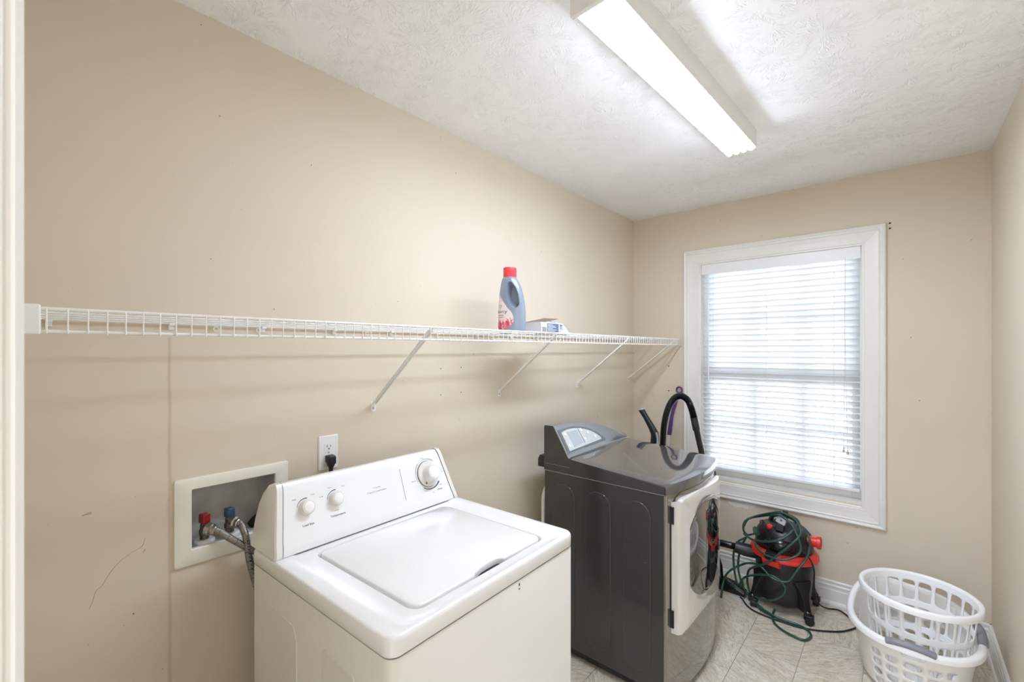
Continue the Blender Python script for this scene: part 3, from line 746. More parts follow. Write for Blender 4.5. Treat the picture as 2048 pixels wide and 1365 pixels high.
# top: sloping sheet from the console down to the bowed front
def ztop(x): return 0.950 - (x-0.33)/(0.81-0.33)*0.036 if x > 0.33 else 0.950
rings = []
n = 24
outl = plan(0.002, 0.002, 0.047, 0.0)
def top_ring(dz, ins):
    o = plan(0.002-ins, 0.002-ins, 0.047, 0.0); return [L(x, y, ztop(x)+dz) for x, y in o]
# dense grid top so the slope stays smooth
mb = MB(); NX = 14; NY = 24
def topx(u, y, ins=0.0):
    t = (y-DY0)/(DY1-DY0)*2-1; xf = DXF+0.002-ins+0.047*(1-t*t); xb = DXB-0.002+ins
    return xb+(xf-xb)*u
rows = []
for j in range(NY+1):
    y = DY0-0.002+(DY1-DY0+0.004)*j/NY
    t = 2*j/NY-1
    low = [(DXB-0.002, 0.8715), (DXF+0.002+0.047*(1-t*t), 0.8715)]
    edge = 0.006*(abs(t)**14)
    top = [topx(u, y) for u in [k/NX for k in range(NX, -1, -1)]]
    prof = [L(low[0][0], y, low[0][1]), L(low[1][0], y, low[1][1])]
    for k, x in enumerate(top):
        z = ztop(x)-edge+0.004*(1-t*t)*min(1, max(0, (x-0.33)/0.3))
        if k == 0:
            prof.append(L(x, y, z-0.012)); prof.append(L(x-0.003, y, z-0.003)); prof.append(L(x-0.010, y, z))
        else: prof.append(L(x, y, z))
    rows.append(prof)
mb.loft(rows).build('top_panel', M['dryer_top'], dy, smooth=32)
# console: swoosh that is tall at the near end and runs out at the far end
def chead(y):
    t = (y-DY0)/(DY1-DY0)
    P = [(-0.01,1.0905),(0.16,1.0915),(0.30,1.086),(0.45,1.073),(0.60,1.054),(0.75,1.028),(0.88,1.001),(0.97,0.976),(1.01,0.958)]
    for (a, za), (b, zb) in zip(P, P[1:]):
        if t <= b: return za+(zb-za)*(t-a)/(b-a)
    return 0.958
def cbase(y): return 0.327-0.022*(y-DY0)/(DY1-DY0)
rows = []
for j in range(37):
    y = DY0-0.0015+(DY1-DY0+0.003)*j/36
    h = chead(y); xb = cbase(y); xr = max(xb-(h-0.95)*0.607, DXB+0.03)
    rows.append([L(DXB-0.001, y, 0.940), L(xb+0.004, y, 0.940), L(xb+0.002, y, 0.950), L(xb-0.0025, y, 0.9545), L(xr+0.004, y, h-0.0066), L(xr-0.001, y, h-0.001), L(xr-0.006, y, h), L(DXB+0.008, y, h), L(DXB-0.001, y, h-0.006)])
con = MB().loft(rows).build('console', M['console_silver'], dy, smooth=32)
# charcoal end cheek on the near side
poly = [(DXB-0.5-0.002, 0.8716), (DXF-0.5, 0.8716), (DXF-0.5, ztop(DXF)-0.012), (0.333-0.5, 0.9455), (0.325-0.5, 0.957), (0.247-0.5, 1.0855), (0.241-0.5, 1.0918), (DXB-0.5+0.003, 1.0918), (DXB-0.5-0.002, 1.086)]
MB().prism(poly, DY0-0.0042-2.109, DY0-0.0012-2.109, 'y').build('end_cheek', M['dryer'], dy, bevel=0.001)
MB().box(DXB-0.5+0.01, DXB-0.5+0.148, DY0-0.0046-2.109, DY0-0.004-2.109, 0.9045, 0.9055).build('cheek_groove', M['steel'], dy)
# display: dark bezel, pale panel, buttons, screen; all lie on the console face
fn = Vector((0.14, 0, 0.085)).normalized(); fu = Vector((-0.085, 0, 0.14)).normalized()
def cface(y, z, off=0.0):
    xb = cbase(y)-0.0025; return L(xb-(z-0.9545)*0.607, y, z) + Vector((0.855, 0, 0.519))*(off-0.0008)
def plate(name, pts, h, mat, parent):
    sp = spline([(p[0], p[1], 0) for p in pts[:-2]], 6)
    pp = [(v.x, v.y) for v in sp] + pts[-2:]
    return MB().loft([[cface(y, z, 0.0) for y, z in pp], [cface(y, z, h) for y, z in pp]]).build(name, mat, parent, smooth=30)
plate('bezel', [(1.797,1.070),(1.86,1.0745),(1.93,1.073),(2.00,1.066),(2.08,1.048),(2.14,1.020),(2.19,0.985),(2.185,0.968),(1.797,0.962)], 0.0022, M['console_silver'], dy)
bz = plate('bezel_line', [(1.800,1.066),(1.86,1.0705),(1.93,1.069),(2.00,1.062),(2.075,1.044),(2.135,1.016),(2.18,0.985),(2.176,0.9715),(1.800,0.9655)], 0.0026, M['ink'], dy)
dp = plate('display_panel', [(1.817,1.056),(1.87,1.062),(1.93,1.061),(1.99,1.054),(2.06,1.037),(2.11,1.016),(2.148,0.990),(2.145,0.980),(1.817,0.972)], 0.0032, M['panel'], dy)
def disc(y, z, r, mat, h0=0.003, h1=0.0052, name='button', parent=None):
    rr = [[cface(y+q*math.cos(2*PI*i/16), z+q*0.855*math.sin(2*PI*i/16), hh) for i in range(16)] for q, hh in ((r, h0), (r, h1), (r*0.7, h1+0.0006))]
    return MB().loft(rr).build(name, mat, parent or dp, smooth=40)
for (y, z) in ((1.838,1.047),(1.834,0.993),(1.992,1.046),(2.045,1.026),(1.994,1.003),(2.095,1.001)):
    b = disc(y, z, 0.0085, M['button'])
    disc(y, z, 0.0105, M['panel'], 0.0028, 0.0036, 'button_ring')
scr = MB().loft([[cface(y, z, h) for y, z in ((1.862,1.052),(1.955,1.050),(1.965,0.988),(1.868,0.982))] for h in (0.003, 0.0040)]).build('screen', M['lcd'], dp)
MB().loft([[cface(y, z, h) for y, z in ((1.9665,1.054),(1.9690,1.054),(1.978,0.987),(1.9755,0.987))] for h in (0.003, 0.0042)]).build('divider_line', M['dark_gap'], dp)
# rear bracket behind the console
mb = MB(); mb.prism([(1.815-2.109,0.868),(1.900-2.109,0.868),(1.900-2.109,0.905),(1.885-2.109,0.924),(1.830-2.109,0.924),(1.815-2.109,0.905)], 0.118-0.5, DXB-0.5, 'x')
mb.build('rear_bracket', M['black'], dy, bevel=0.003)
# door: bowed slab with rounded corners, thick hinge edge and an oval mirror glass
def slab(outline, off0, off1, cy=2.098, cz=0.58, chamf=0.006):
    def R_(k, off):
        return [L(bow(cy+(y-cy)*k)+off, cy+(y-cy)*k, cz+(z-cz)*k) for y, z in outline]
    return MB().loft([R_(1, off0), R_(1, off1-chamf), R_(0.992, off1-chamf*0.35), R_(0.978, off1)] + [R_(k, off1) for k in (0.9, 0.75, 0.6, 0.45, 0.3, 0.15, 0.03)])
dout = [(y, z) for y, z in rrect(2.098, 0.566, 0.284, 0.280, 0.075, 7)]
gap = MB().loft([[L(bow(y)+o, y, z) for y, z in rrect(2.098, 0.573, 0.294, 0.294, 0.080, 7)] for o in (-0.004, 0.0015)]).build('door_recess', M['dark_gap'], dy)
door = slab(dout, 0.0, 0.020).build('door', M['dryer_door'], dy, smooth=40)
gout = []
for i in range(40):
    a = 2*PI*i/40; ca, sa = math.cos(a), math.sin(a)
    gout.append((2.105+0.220*math.copysign(abs(ca)**0.85, ca), 0.590+0.208*math.copysign(abs(sa)**0.85, sa)))
slab(gout, 0.014, 0.0214, 2.105, 0.59, 0.0012).build('door_glass', M['dark_glass'], door, smooth=40)
# hinge side trim strip
rr = []
for z, w in ((0.300,0.03),(0.312,0.060),(0.36,0.074),(0.79,0.074),(0.822,0.058),(0.838,0.03)):
    rr.append([L(bow(1.812)+0.000, 1.812, z), L(bow(1.812)+0.026, 1.814, z), L(bow(1.83)+0.034, 1.830, z), L(bow(1.82+w)+0.030, 1.820+w, z), L(bow(1.82+w)+0.012, 1.824+w, z)])
MB().loft(rr).build('door_edge', M['dryer_door'], door, smooth=30)
for z in (0.36, 0.785):
    MB().box(-0.002, 0.012, -0.004, 0.004, -0.035, 0.035, Matrix.Translation(L(bow(1.806)+0.002, 1.8085, z))).build('hinge', M['black'], door, bevel=0.001)
# ================================================================== WASHER OUTLET BOX, VALVES, HOSES
ob = thing('washer_outlet_box', 'recessed off-white washer outlet box with yellowed frame in left wall', 'outlet box', (0, 0.469, 0.855))
def LB(p): return (p[0], p[1]-0.469, p[2]-0.855)
fo = rrect(0, 0, 0.1525, 0.1235, 0.006, 3); fi = rrect(0, 0, 0.112, 0.0845, 0.003, 3)
oc, ic = (0.469-0.469, 0.9775-0.855), (0.469-0.469, 0.983-0.855)
def rg(p, c, x): return [Vector((x, c[0]+a, c[1]+b)) for a, b in p]
mb = MB(); mb.loft([rg(fo, oc, 0.0), rg(fo, oc, 0.006), rg(rrect(0,0,0.149,0.120,0.006,3), oc, 0.008), rg(rrect(0,0,0.114,0.0865,0.003,3), ic, 0.008), rg(fi, ic, 0.006), rg(fi, ic, -0.004)], False, False)
mb.build('frame', M['box_frame'], ob, smooth=30)
t = 0.003; ya, yb, za, zb = -0.1165, 0.1165, 0.0395, 0.2155
mb = MB(); mb.box(-0.090, -0.087, ya, yb, za, zb).box(-0.087, -0.001, ya, ya+t, za, zb).box(-0.087, -0.001, yb-t, yb, za, zb).box(-0.087, -0.001, ya+t, yb-t, za, za+t).box(-0.087, -0.001, ya+t, yb-t, zb-t, zb)
mb.build('recess', M['box_inside'], ob)
VZ = 0.0425
def valve(y, mat, name, label):
    v = MB().lathe([(0.026,0),(0.026,0.004),(0.022,0.008),(0.012,0.009),(0.012,0.022),(0.014,0.024),(0.014,0.036),(0.0115,0.040),(0.0115,0.052),(0.009,0.056)], 20, Matrix.Translation((-0.030, y, VZ))).build(name, M['brass'], ob, smooth=35)
    MB().lathe([(0.026,-0.001),(0.027,0.006),(0.022,0.010),(0.015,0.010)], 20, Matrix.Translation((-0.030, y, VZ))).build('collar', M['plate'], v, smooth=35)
    MB().tube([(-0.028, y, VZ+0.045), (-0.005, y+0.003, VZ+0.043)], 0.010, 12).build('outlet_spout', M['brass'], v, smooth=40)
    h = MB(); h.prism(rrect(0, 0, 0.0125, 0.0115, 0.005, 3), 0.056, 0.083, 'z', Matrix.Translation((-0.030, y, VZ)) @ Matrix.Rotation(0.3, 4, 'Z'))
    h.build(name.replace('valve', 'handle'), mat, v, bevel=0.003)
valve(0.397-0.469, M['valve_red'], 'hot_valve', ''); valve(0.462-0.469, M['valve_blue'], 'cold_valve', '')
def hose(name, label, a, pts):
    h = thing(name, label, 'hose', a)
    P = [Vector(p)-Vector(a) for p in pts]; sp = spline(P, 8)
    MB().tube(sp, 0.0095, 10).build('braid', M['braid'], h, smooth=60)
    d = (sp[2]-sp[0]).normalized()
    q = Vector((0,0,1)).rotation_difference(d).to_matrix().to_4x4()
    MB().lathe([(0.010,-0.012),(0.0175,-0.010),(0.0175,0.004),(0.013,0.007),(0.013,0.016),(0.011,0.018)], 12, Matrix.Translation(sp[0]) @ q).build('coupling_nut', M['steel'], h, smooth=25)
    acc = 0; last = 0
    for i in range(2, len(sp)-1):
        acc += (sp[i]-sp[i-1]).length
        if acc - last > 0.024:
            last = acc; d = (sp[i+1]-sp[i-1]).normalized(); q = Vector((0.15,0.1,1)).rotation_difference(d).to_matrix().to_4x4()
            MB().lathe([(0.0099,-0.0006),(0.0099,0.0006)], 10, Matrix.Translation(sp[i]) @ q).build('wire_mark', M['dark_gap'], h)
    return h
hose('hot_water_hose', 'braided steel hose running down from the red valve behind washer', (0.000, 0.404, 0.940),
     [(0.000,0.404,0.940),(0.018,0.420,0.933),(0.034,0.450,0.905),(0.046,0.490,0.868),(0.056,0.540,0.825),(0.066,0.580,0.770),(0.075,0.620,0.70),(0.080,0.66,0.58),(0.085,0.69,0.42),(0.11,0.70,0.31)])
hose('cold_water_hose', 'braided steel hose dropping from the blue valve behind washer', (0.002, 0.467, 0.943),
     [(0.002,0.467,0.943),(0.024,0.476,0.938),(0.040,0.482,0.915),(0.046,0.486,0.880),(0.050,0.490,0.84),(0.054,0.500,0.79),(0.058,0.516,0.72),(0.064,0.540,0.63),(0.070,0.57,0.52),(0.09,0.62,0.38),(0.115,0.64,0.30)])
dh = thing('drain_hose', 'black drain hose hooked into the right side of wall box', 'hose', (0.0, 0.55, 0.90))
P = [(-0.050,-0.020,0.003),(-0.040,-0.010,0.020),(-0.022,0.002,0.033),(-0.002,0.016,0.030),(0.020,0.030,0.010),(0.040,0.042,-0.05),(0.05,0.06,-0.2),(0.06,0.10,-0.45),(0.08,0.14,-0.62)]
sp = spline(P, 8); MB().tube(sp, [0.013+0.0012*(i % 2) for i in range(len(sp))], 12).build('hose', M['rubber'], dh, smooth=60)

# ================================================================== WALL OUTLET, PLUG
wo = thing('wall_outlet', 'white duplex wall outlet plate above the washer console', 'outlet', (0, 0.7595, 1.104))
MB().loft([[Vector((x, a, b)) for a, b in rrect(0,0,hy,hz,0.004,3)] for x, hy, hz in ((0,0.0355,0.0597),(0.003,0.0355,0.0597),(0.0055,0.033,0.0572))]).build('cover_plate', M['plate'], wo, smooth=30)
for s in (1, -1):
    pts = []
    for i in range(24):
        a = 2*PI*i/24; pts.append((max(-0.0165, min(0.0165, 0.0185*math.cos(a)))*1.0, s*0.0195+max(-0.0138, min(0.0138, 0.0185*math.sin(a)))))
    r = MB().prism(pts, 0.0054, 0.0068, 'x').build('receptacle', M['plate'], wo)
    zc = s*0.0195
    MB().box(0.0066, 0.0071, -0.0075, -0.0055, zc-0.001, zc+0.0075).build('slot', M['dark_gap'], r)
    MB().box(0.0066, 0.0071, 0.0055, 0.0075, zc, zc+0.0065).build('slot', M['dark_gap'], r)
    MB().lathe([(0.0026,0),(0.0026,0.0005)], 10, Matrix.Translation((0.0066, 0, zc-0.006)) @ Matrix.Rotation(PI/2, 4, 'Y')).build('ground_hole', M['dark_gap'], r)
MB().lathe([(0.003,0.0),(0.003,0.0010),(0.002,0.0016)], 12, Matrix.Translation((0.0054, 0, 0)) @ Matrix.Rotation(PI/2, 4, 'Y')).build('screw', M['steel'], wo)
pc = thing('power_cord', 'black power plug in the lower outlet with its cord going behind washer', 'cord', (0.0075, 0.7595, 1.084))
MB().loft([[Vector((x, a, b)) for a, b in p] for x, p in ((0, rrect(0,0,0.0135,0.0125,0.003,3)), (0.012, rrect(0,-0.001,0.0135,0.0135,0.003,3)), (0.022, rrect(0,-0.003,0.0130,0.0145,0.003,3)), (0.030, rrect(0,-0.003,0.011,0.013,0.003,3)))]).build('plug', M['black'], pc, smooth=40, bevel=0.001)
MB().loft([[Vector((0.013+dx, 0, 0))+Vector((a, b, z)) for a, b in rrect(0,0,hx,hy,0.003,3)] for dx, z, hx, hy in ((0,-0.010,0.012,0.0125),(0.001,-0.022,0.009,0.010),(0.001,-0.030,0.0065,0.0065),(0.001,-0.046,0.005,0.005))]).build('strain_relief', M['black'], pc, smooth=40)
for z in (-0.027,-0.032,-0.037,-0.042):
    MB().lathe([(0.0072,-0.001),(0.0072,0.001)], 10, Matrix.Translation((0.014, 0, z))).build('relief_rib', M['black'], pc)
MB().tube(spline([(0.014,0,-0.044),(0.014,0.001,-0.09),(0.02,0.01,-0.22),(0.04,0.03,-0.45),(0.07,0.05,-0.62)], 6), 0.004, 8).build('cord', M['black'], pc, smooth=60)

# ================================================================== WIRE SHELF
sh = thing('wire_shelf', 'long white wire shelf fixed along the left wall up to the window', 'shelf', (0, 0.05, 1.54))
def LS(x, y, z): return Vector((x, y-0.05, z-1.54))
XL = 0.360; YE = 3.148; YS = 0.048
for nm, x, z, r in (('front_rod', XL, 1.5400, 0.0036), ('lip_rod', XL-0.001, 1.4990, 0.0034), ('back_rod', 0.010, 1.5385, 0.0030),
                    ('support_rod', 0.270, 1.5385, 0.0026), ('support_rod', 0.185, 1.5385, 0.0026), ('support_rod', 0.100, 1.5385, 0.0026)):
    MB().tube([LS(x, YS, z), LS(x, YE, z)], r, 8).build(nm, M['wire'], sh, smooth=60)
w0 = None; y = 0.0545
while y < YE:
    if w0 is None:
        w0 = MB().tube([Vector((0.008,0,0.0022)), Vector((XL-0.002,0,0.0022)), Vector((XL+0.0028,0,0.0005)), Vector((XL+0.0036,0,-0.004)), Vector((XL+0.0036,0,-0.0445))], 0.0014, 5).build('cross_wire', M['wire'], sh, smooth=60)
        w0.location = LS(0, y, 1.54)
    else: dup(w0, sh, LS(0, y, 1.54))
    y += 0.02725
# support braces
b0 = None
def brace(y):
    root = MB()
    a = Vector((0.004, 0, 1.262-1.54)); b = Vector((0.346, 0, 1.533-1.54)); d = (b-a).normalized(); nrm = Vector((-d.z, 0, d.x))
    hw_ = 0.0075
    prof = [(-hw_,0),(hw_,0),(hw_,-0.008),(hw_-0.0016,-0.008),(hw_-0.0016,-0.0016),(-hw_+0.0016,-0.0016),(-hw_+0.0016,-0.008),(-hw_,-0.008)]
    root.loft([[p + Vector((0,u,0)) + nrm*v for u, v in prof] for p in (a, b)])
    o = root.build('support_brace', M['wire'], sh); o.location = (0, y-0.05, 0)
    f = MB(); f.prism([(-0.010,0.012),(0.010,0.012),(0.010,-0.020),(0.007,-0.026),(-0.007,-0.026),(-0.010,-0.020)], 0.0, 0.0022, 'x', Matrix.Translation((0, 0, 1.256-1.54)))
    f = f.build('foot_plate', M['wire'], o)
    s = MB().lathe([(0.0045,0),(0.0045,0.0012),(0.0025,0.0022)], 10, Matrix.Translation((0.002, 0, 1.243-1.54)) @ Matrix.Rotation(PI/2, 4, 'Y')).build('screw', M['steel'], o)
    h = MB().tube([Vector((0.335,0,-0.010)), Vector((0.352,0,-0.004)), Vector((0.358,0,-0.0075))], 0.0035, 6, flat=(1,1)).build('lip_hook', M['wire'], o)
    return o, (f, s, h)
b0, kids = brace(0.938)
for yy in (1.649, 2.374, 3.069):
    c = dup(b0, sh, (0, yy-0.05, 0))
    for k in kids: dup(k, c)
# wall clips
c0 = None; yy = 0.075
while yy < 3.1:
    if c0 is None:
        mb = MB(); mb.prism([(0.0,0.006),(0.013,0.006),(0.016,0.001),(0.016,-0.006),(0.013,-0.006),(0.011,-0.001),(0.004,-0.001),(0.004,-0.017),(0.0,-0.017)], -0.006, 0.006, 'y')
        c0 = mb.build('wall_clip', M['plate'], sh); c0.location = LS(0, yy, 1.5385)
    else: dup(c0, sh, LS(0, yy, 1.5385))
    yy += 0.235
# loops hanging from the deck
h0 = None
for yy in (0.415, 0.530, 0.905, 1.585, 1.735, 2.09):
    if h0 is None:
        rr = [Vector((0, 0.0065*math.cos(a), -0.0085+0.0065*math.sin(a))) for a in [2*PI*i/14 for i in range(14)]]
        h0 = MB().tube(rr, 0.0018, 5, closed=True).build('screw_eye', M['wire'], sh, smooth=60); h0.location = LS(0.012, yy, 1.535)
    else: dup(h0, sh, LS(0.012, yy, 1.535))
# end bracket against the near wall
mb = MB(); mb.loft([[LS(x, y, z) for x, z in rrect(0.345, 1.5205, hx, hz, 0.004, 3)] for y, hx, hz in ((-0.007, 0.0215, 0.0275), (0.045, 0.0215, 0.0275), (0.0475, 0.019, 0.025))])
mb.build('end_bracket', M['plate'], sh, smooth=30)

# ================================================================== SOFTENER BOTTLE
bo = thing('softener_bottle', 'blue-grey fabric softener bottle with a coral red cap on wire shelf', 'bottle', (0.215, 1.498, 1.5440))
# faces the camera partly; wide direction along local x, front (label) is -y
bo.rotation_euler = (0, 0, math.radians(24)); bo.scale = (0.84, 0.95, 1.05)
HT = 0.237
OUT = [(0.0,0.066,0.0),(0.010,0.071,0.001),(0.04,0.0735,0.003),(0.09,0.073,0.003),(0.13,0.069,0.002),(0.16,0.063,0.000),(0.19,0.055,-0.003),(0.213,0.046,-0.006),(0.226,0.039,-0.008),(0.232,0.034,-0.008)]
def bout(z):
    for (z0, r0, c0_), (z1, r1, c1_) in zip(OUT, OUT[1:]):
        if z <= z1:
            t = (z-z0)/(z1-z0); return r0+(r1-r0)*t, c0_+(c1_-c0_)*t
    return OUT[-1][1], OUT[-1][2]
def bpt(a, z, grow=0.0):
    r, c = bout(z); k = min(1, 0.55+0.45*max(0, (z-0.185)/0.045))
    ry = min(r, 0.040)*(1.0 if z < 0.2 else 1.0-(z-0.2)*6*0.25)
    ca, sa = math.cos(a), math.sin(a); e_ = 0.8
    return Vector((c+(r+grow)*math.copysign(abs(ca)**e_, ca), (ry+grow)*math.copysign(abs(sa)**e_, sa), z))
# body with a handle hole: quad grid in (angle, height), hole cut by deleting cells on both broad faces and bridging through
seg = 40; zs = [0.0,0.004,0.012,0.03,0.05,0.07,0.09,0.1045,0.1125,0.121,0.130,0.139,0.148,0.157,0.166,0.175,0.184,0.193,0.202,0.211,0.220,0.228,0.232]
def side_hole(x, z):      # teardrop handle opening in local x,z
    cx = 0.020-(z-0.15)*0.16; hwid = 0.0275*math.sqrt(max(0.0, 1-((z-0.152)/0.052)**2)); return abs(x-cx) < hwid*0.95
bm = bmesh.new(); grid = []
for z in zs:
    grid.append([bm.verts.new(bpt(2*PI*i/seg, z)) for i in range(seg)])
bm.faces.new(grid[0][::-1]); bm.faces.new(grid[-1])
for j in range(len(zs)-1):
    for i in range(seg): bm.faces.new((grid[j][i], grid[j][(i+1) % seg], grid[j+1][(i+1) % seg], grid[j+1][i]))
me = bpy.data.meshes.new('body'); bmesh.ops.recalc_face_normals(bm, faces=bm.faces); bm.to_mesh(me); bm.free()
me.materials.append(M['bottle'])
for p in me.polygons: p.use_smooth = True
me.set_sharp_from_angle(angle=math.radians(50))
bb = bpy.data.objects.new('body', me); COL.objects.link(bb); bb.parent = bo
# boolean cutter baked in at once (no helper object stays behind)
cut = []
for i in range(28):
    a = 2*PI*i/28; zz = math.sin(a)
    cut.append((0.020 - 0.011*zz + 0.0265*math.cos(a)*(1.0-0.22*zz), 0.155+0.047*zz))
mbc = MB(); mbc.loft([[Vector((x+(x-0.024)*g, y, z+(z-0.155)*g)) for x, z in cut] for y, g in ((-0.06, 0.40), (-0.034, 0.16), (-0.015, 0.0), (0.002, -0.22))])
slit = [(0.040+0.0085*math.cos(2*PI*i/20)-0.012*(math.sin(2*PI*i/20)), 0.150+0.034*math.sin(2*PI*i/20)) for i in range(20)]
mbc.loft([[Vector((x, y, z)) for x, z in slit] for y in (-0.012, 0.06)])
co = mbc.build('cut', M['bottle'], None)
co.parent = bo
md = bb.modifiers.new('hole', 'BOOLEAN'); md.object = co; md.operation = 'DIFFERENCE'; md.solver = 'EXACT'; md.use_self = True
dg = bpy.context.evaluated_depsgraph_get(); dg.update()
nm_ = bpy.data.meshes.new_from_object(bb.evaluated_get(dg)); bb.modifiers.clear(); bb.data = nm_; nm_.name = 'bottle_body'
for p in nm_.polygons: p.use_smooth = True
nm_.set_sharp_from_angle(angle=math.radians(45))
bpy.data.objects.remove(co)
MB().lathe([(0.0335,0.231),(0.0350,0.234),(0.0350,0.268),(0.0340,0.273),(0.0310,0.273),(0.0295,0.269)], 30, Matrix.Translation((-0.008,0,0))).build('cap', M['cap'], bo, smooth=35)
MB().lathe([(0.0330,0.226),(0.0345,0.229),(0.0345,0.2325),(0.0310,0.2335)], 30, Matrix.Translation((-0.008,0,0))).build('neck_ring', M['bottle'], bo, smooth=35)
# label wraps the front-left end of the bottle: a teardrop patch on angles around 195..285 deg
def lab(u, v):      # u -1..1 across, v height
    return bpt(math.radians(233)+u*math.radians(50), v, 0.0006)
rows = []
for j in range(21):
    v = 0.012+0.150*j/20; t = j/20
    hwid = min(1.0, 1.02*math.sqrt(max(0, 1-((t-0.30)/0.36)**2)) if t < 0.30 else (1.02*(1-((t-0.30)/0.70)**1.6)))
    hwid = max(hwid, 0.42 if t < 0.05 else 0.04)
    ctr = -0.30*max(0, t-0.3)/0.7
    rows.append([lab(ctr+hwid*(k/12*2-1), v) for k in range(13)])
lb = MB().loft(rows, False, False, closed=False).build('label', M['label'], bo, smooth=60)
def wrap_label(uc, vc, s):
    def f(co):
        p = lab(uc+co.x*s/0.042, vc+co.y*s); q = lab(uc+co.x*s/0.042, vc+co.y*s)
        d = Vector((p.x*0.5, p.y, 0)).normalized(); return p + d*(0.0004+co.z)
    return f
text_obj('brand_lettering', 'Downy', 1.0, M['ink'], lb, None, warp=wrap_label(-0.12, 0.086, 0.0215))
text_obj('lettering', 'APRIL FRESH', 1.0, M['ink'], lb, None, warp=wrap_label(-0.05, 0.070, 0.0060))
text_obj('lettering', 'fabric conditioner', 1.0, M['red'], lb, None, warp=wrap_label(-0.05, 0.062, 0.0050))
hp = []
for i in range(28):
    a = 2*PI*i/28; hp.append((0.16*math.sin(a)**3*0.0042/0.16*1.9, (13*math.cos(a)-5*math.cos(2*a)-2*math.cos(3*a)-math.cos(4*a))/16*0.0078))
MB().tube([lab(-0.06+x/0.042, 0.1075+z)+Vector((-0.0003,-0.0006,0)) for x, z in hp], 0.0006, 5, closed=True).build('heart_emblem', M['ink'], lb)

# ================================================================== TORN CARTON
ca = thing('dryer_sheet_box', 'torn-open blue and white dryer sheet carton beside the bottle', 'box', (0.235, 1.725, 1.5442), math.radians(3))
w_, d_, h_ = 0.128, 0.060, 0.048      # along y half length, x half depth, height
mb = MB(); th_ = 0.0012
mb.box(d_-th_, d_, -w_, 0.062, 0, h_)                      # front
mb.add([(d_,0.062,0),(d_,w_,0),(d_+0.010,w_-0.02,0.024),(d_+0.004,0.092,0.030),(d_,0.062,h_-0.004)], [(0,1,2,3,4)])
mb.box(-d_, d_, -w_, -w_+th_, 0, h_); mb.box(-d_, -d_+th_, -w_, w_, 0, h_+0.002); mb.box(-d_, d_, w_-th_, w_, 0, h_*0.5); mb.box(-d_, d_, -w_, w_, 0, th_)
mb.build('carton', M['carton_white'], ca)
MB().add([(d_-0.003,-w_+0.03,h_),(d_-0.012,0.04,h_+0.022),(-d_+0.02,0.05,h_+0.030),(-d_,-w_+0.04,h_+0.004)], [(0,1,2,3)]).build('torn_flap', M['cardboard'], ca, solid=0.001)
MB().add([(d_-0.006,0.020,h_-0.001),(d_-0.010,w_-0.012,h_-0.006),(-d_+0.01,w_-0.004,h_+0.022),(-d_,0.055,h_+0.026)], [(0,1,2,3)]).build('torn_flap', M['carton'], ca, solid=0.001)
MB().box(-d_+0.004, d_-0.016, -w_+0.01, w_-0.006, h_*0.45, h_*0.55).build('inner_shade', M['dark_gap'], ca)  # dark slab stands in for the shaded inside of the carton
MB().box(d_, d_+0.0006, -w_+0.052, 0.022, 0.002, h_-0.004).build('printed_panel', M['carton_blue'], ca)
for k in range(9):
    MB().box(d_, d_+0.0007, -w_+0.012+0.0040*k, -w_+0.012+0.0040*k+(0.0022 if k % 3 else 0.0012), 0.004, 0.026).build('barcode_bar', M['ink'], ca)
for k in range(6):
    MB().box(d_+0.0005, d_+0.0009, -w_+0.058, -w_+0.115+0.018*math.sin(k*2.3), 0.008+0.0058*k, 0.0102+0.0058*k).build('printed_line', M['carton_white'], ca)
MB().add([(d_+0.0006,0.030,0.003),(d_+0.0006,0.060,0.003),(d_+0.0006,0.060,0.040),(d_+0.0006,0.032,0.044)], [(0,1,2,3)]).build('printed_panel', M['carton'], ca, solid=0.0006)
for (ya_, yb_, zt_) in ((0.064,0.092,0.026),(0.094,0.122,0.024)):
    MB().add([(d_-0.014,ya_,0.002),(d_-0.010,yb_,0.002),(d_-0.002,yb_-0.004,zt_),(d_-0.008,ya_+0.003,zt_+0.006)], [(0,1,2,3)]).build('loose_sheet', M['carton'], ca, solid=0.002)

# ================================================================== WET/DRY VACUUM
vc = thing('shop_vacuum', 'black and red wet/dry vacuum on casters under the window', 'vacuum cleaner', (1.02, 2.95, 0))
VX, VY = 1.02, 2.95
def V(p): return Vector((p[0]-VX, p[1]-VY, p[2]))
MB().lathe([(0.118,0.052),(0.128,0.058),(0.132,0.10),(0.140,0.20),(0.148,0.302)], 40).build('drum', M['drum'], vc, smooth=40)
MB().lathe([(0.148,0.296),(0.166,0.298),(0.171,0.306),(0.168,0.322),(0.158,0.332),(0.140,0.338)], 40).build('collar_ring', M['red'], vc, smooth=35)
MB().lathe([(0.142,0.334),(0.145,0.350),(0.142,0.400),(0.132,0.432),(0.108,0.458),(0.072,0.470),(0.03,0.474)], 40, sx=1.0, sy=0.92).build('motor_head', M['black'], vc, smooth=35)
# raised front vent hood on the head
rr = []
for z, hx, yo in ((0.352,0.098,-0.148),(0.366,0.102,-0.154),(0.392,0.098,-0.152),(0.412,0.082,-0.140),(0.424,0.06,-0.120)):
    rr.append([Vector((hx*math.cos(math.radians(a)), yo+0.10+0.100*math.sin(math.radians(a)), z)) for a in range(180, 361, 15)] + [Vector((hx*0.9, 0.0, z)), Vector((-hx*0.9, 0.0, z))])
MB().loft(rr).build('vent_hood', M['black_gloss'], vc, smooth=40)
for k in range(3):
    z = 0.404+0.009*k
    MB().tube([Vector((0.075*math.cos(math.radians(a)), -0.043-0.010*k*-1-0.098*math.sin(math.radians(a))*(1-0.06*k), z)) for a in range(35, 146, 10)], 0.0025, 5).build('vent_rib', M['black'], vc)
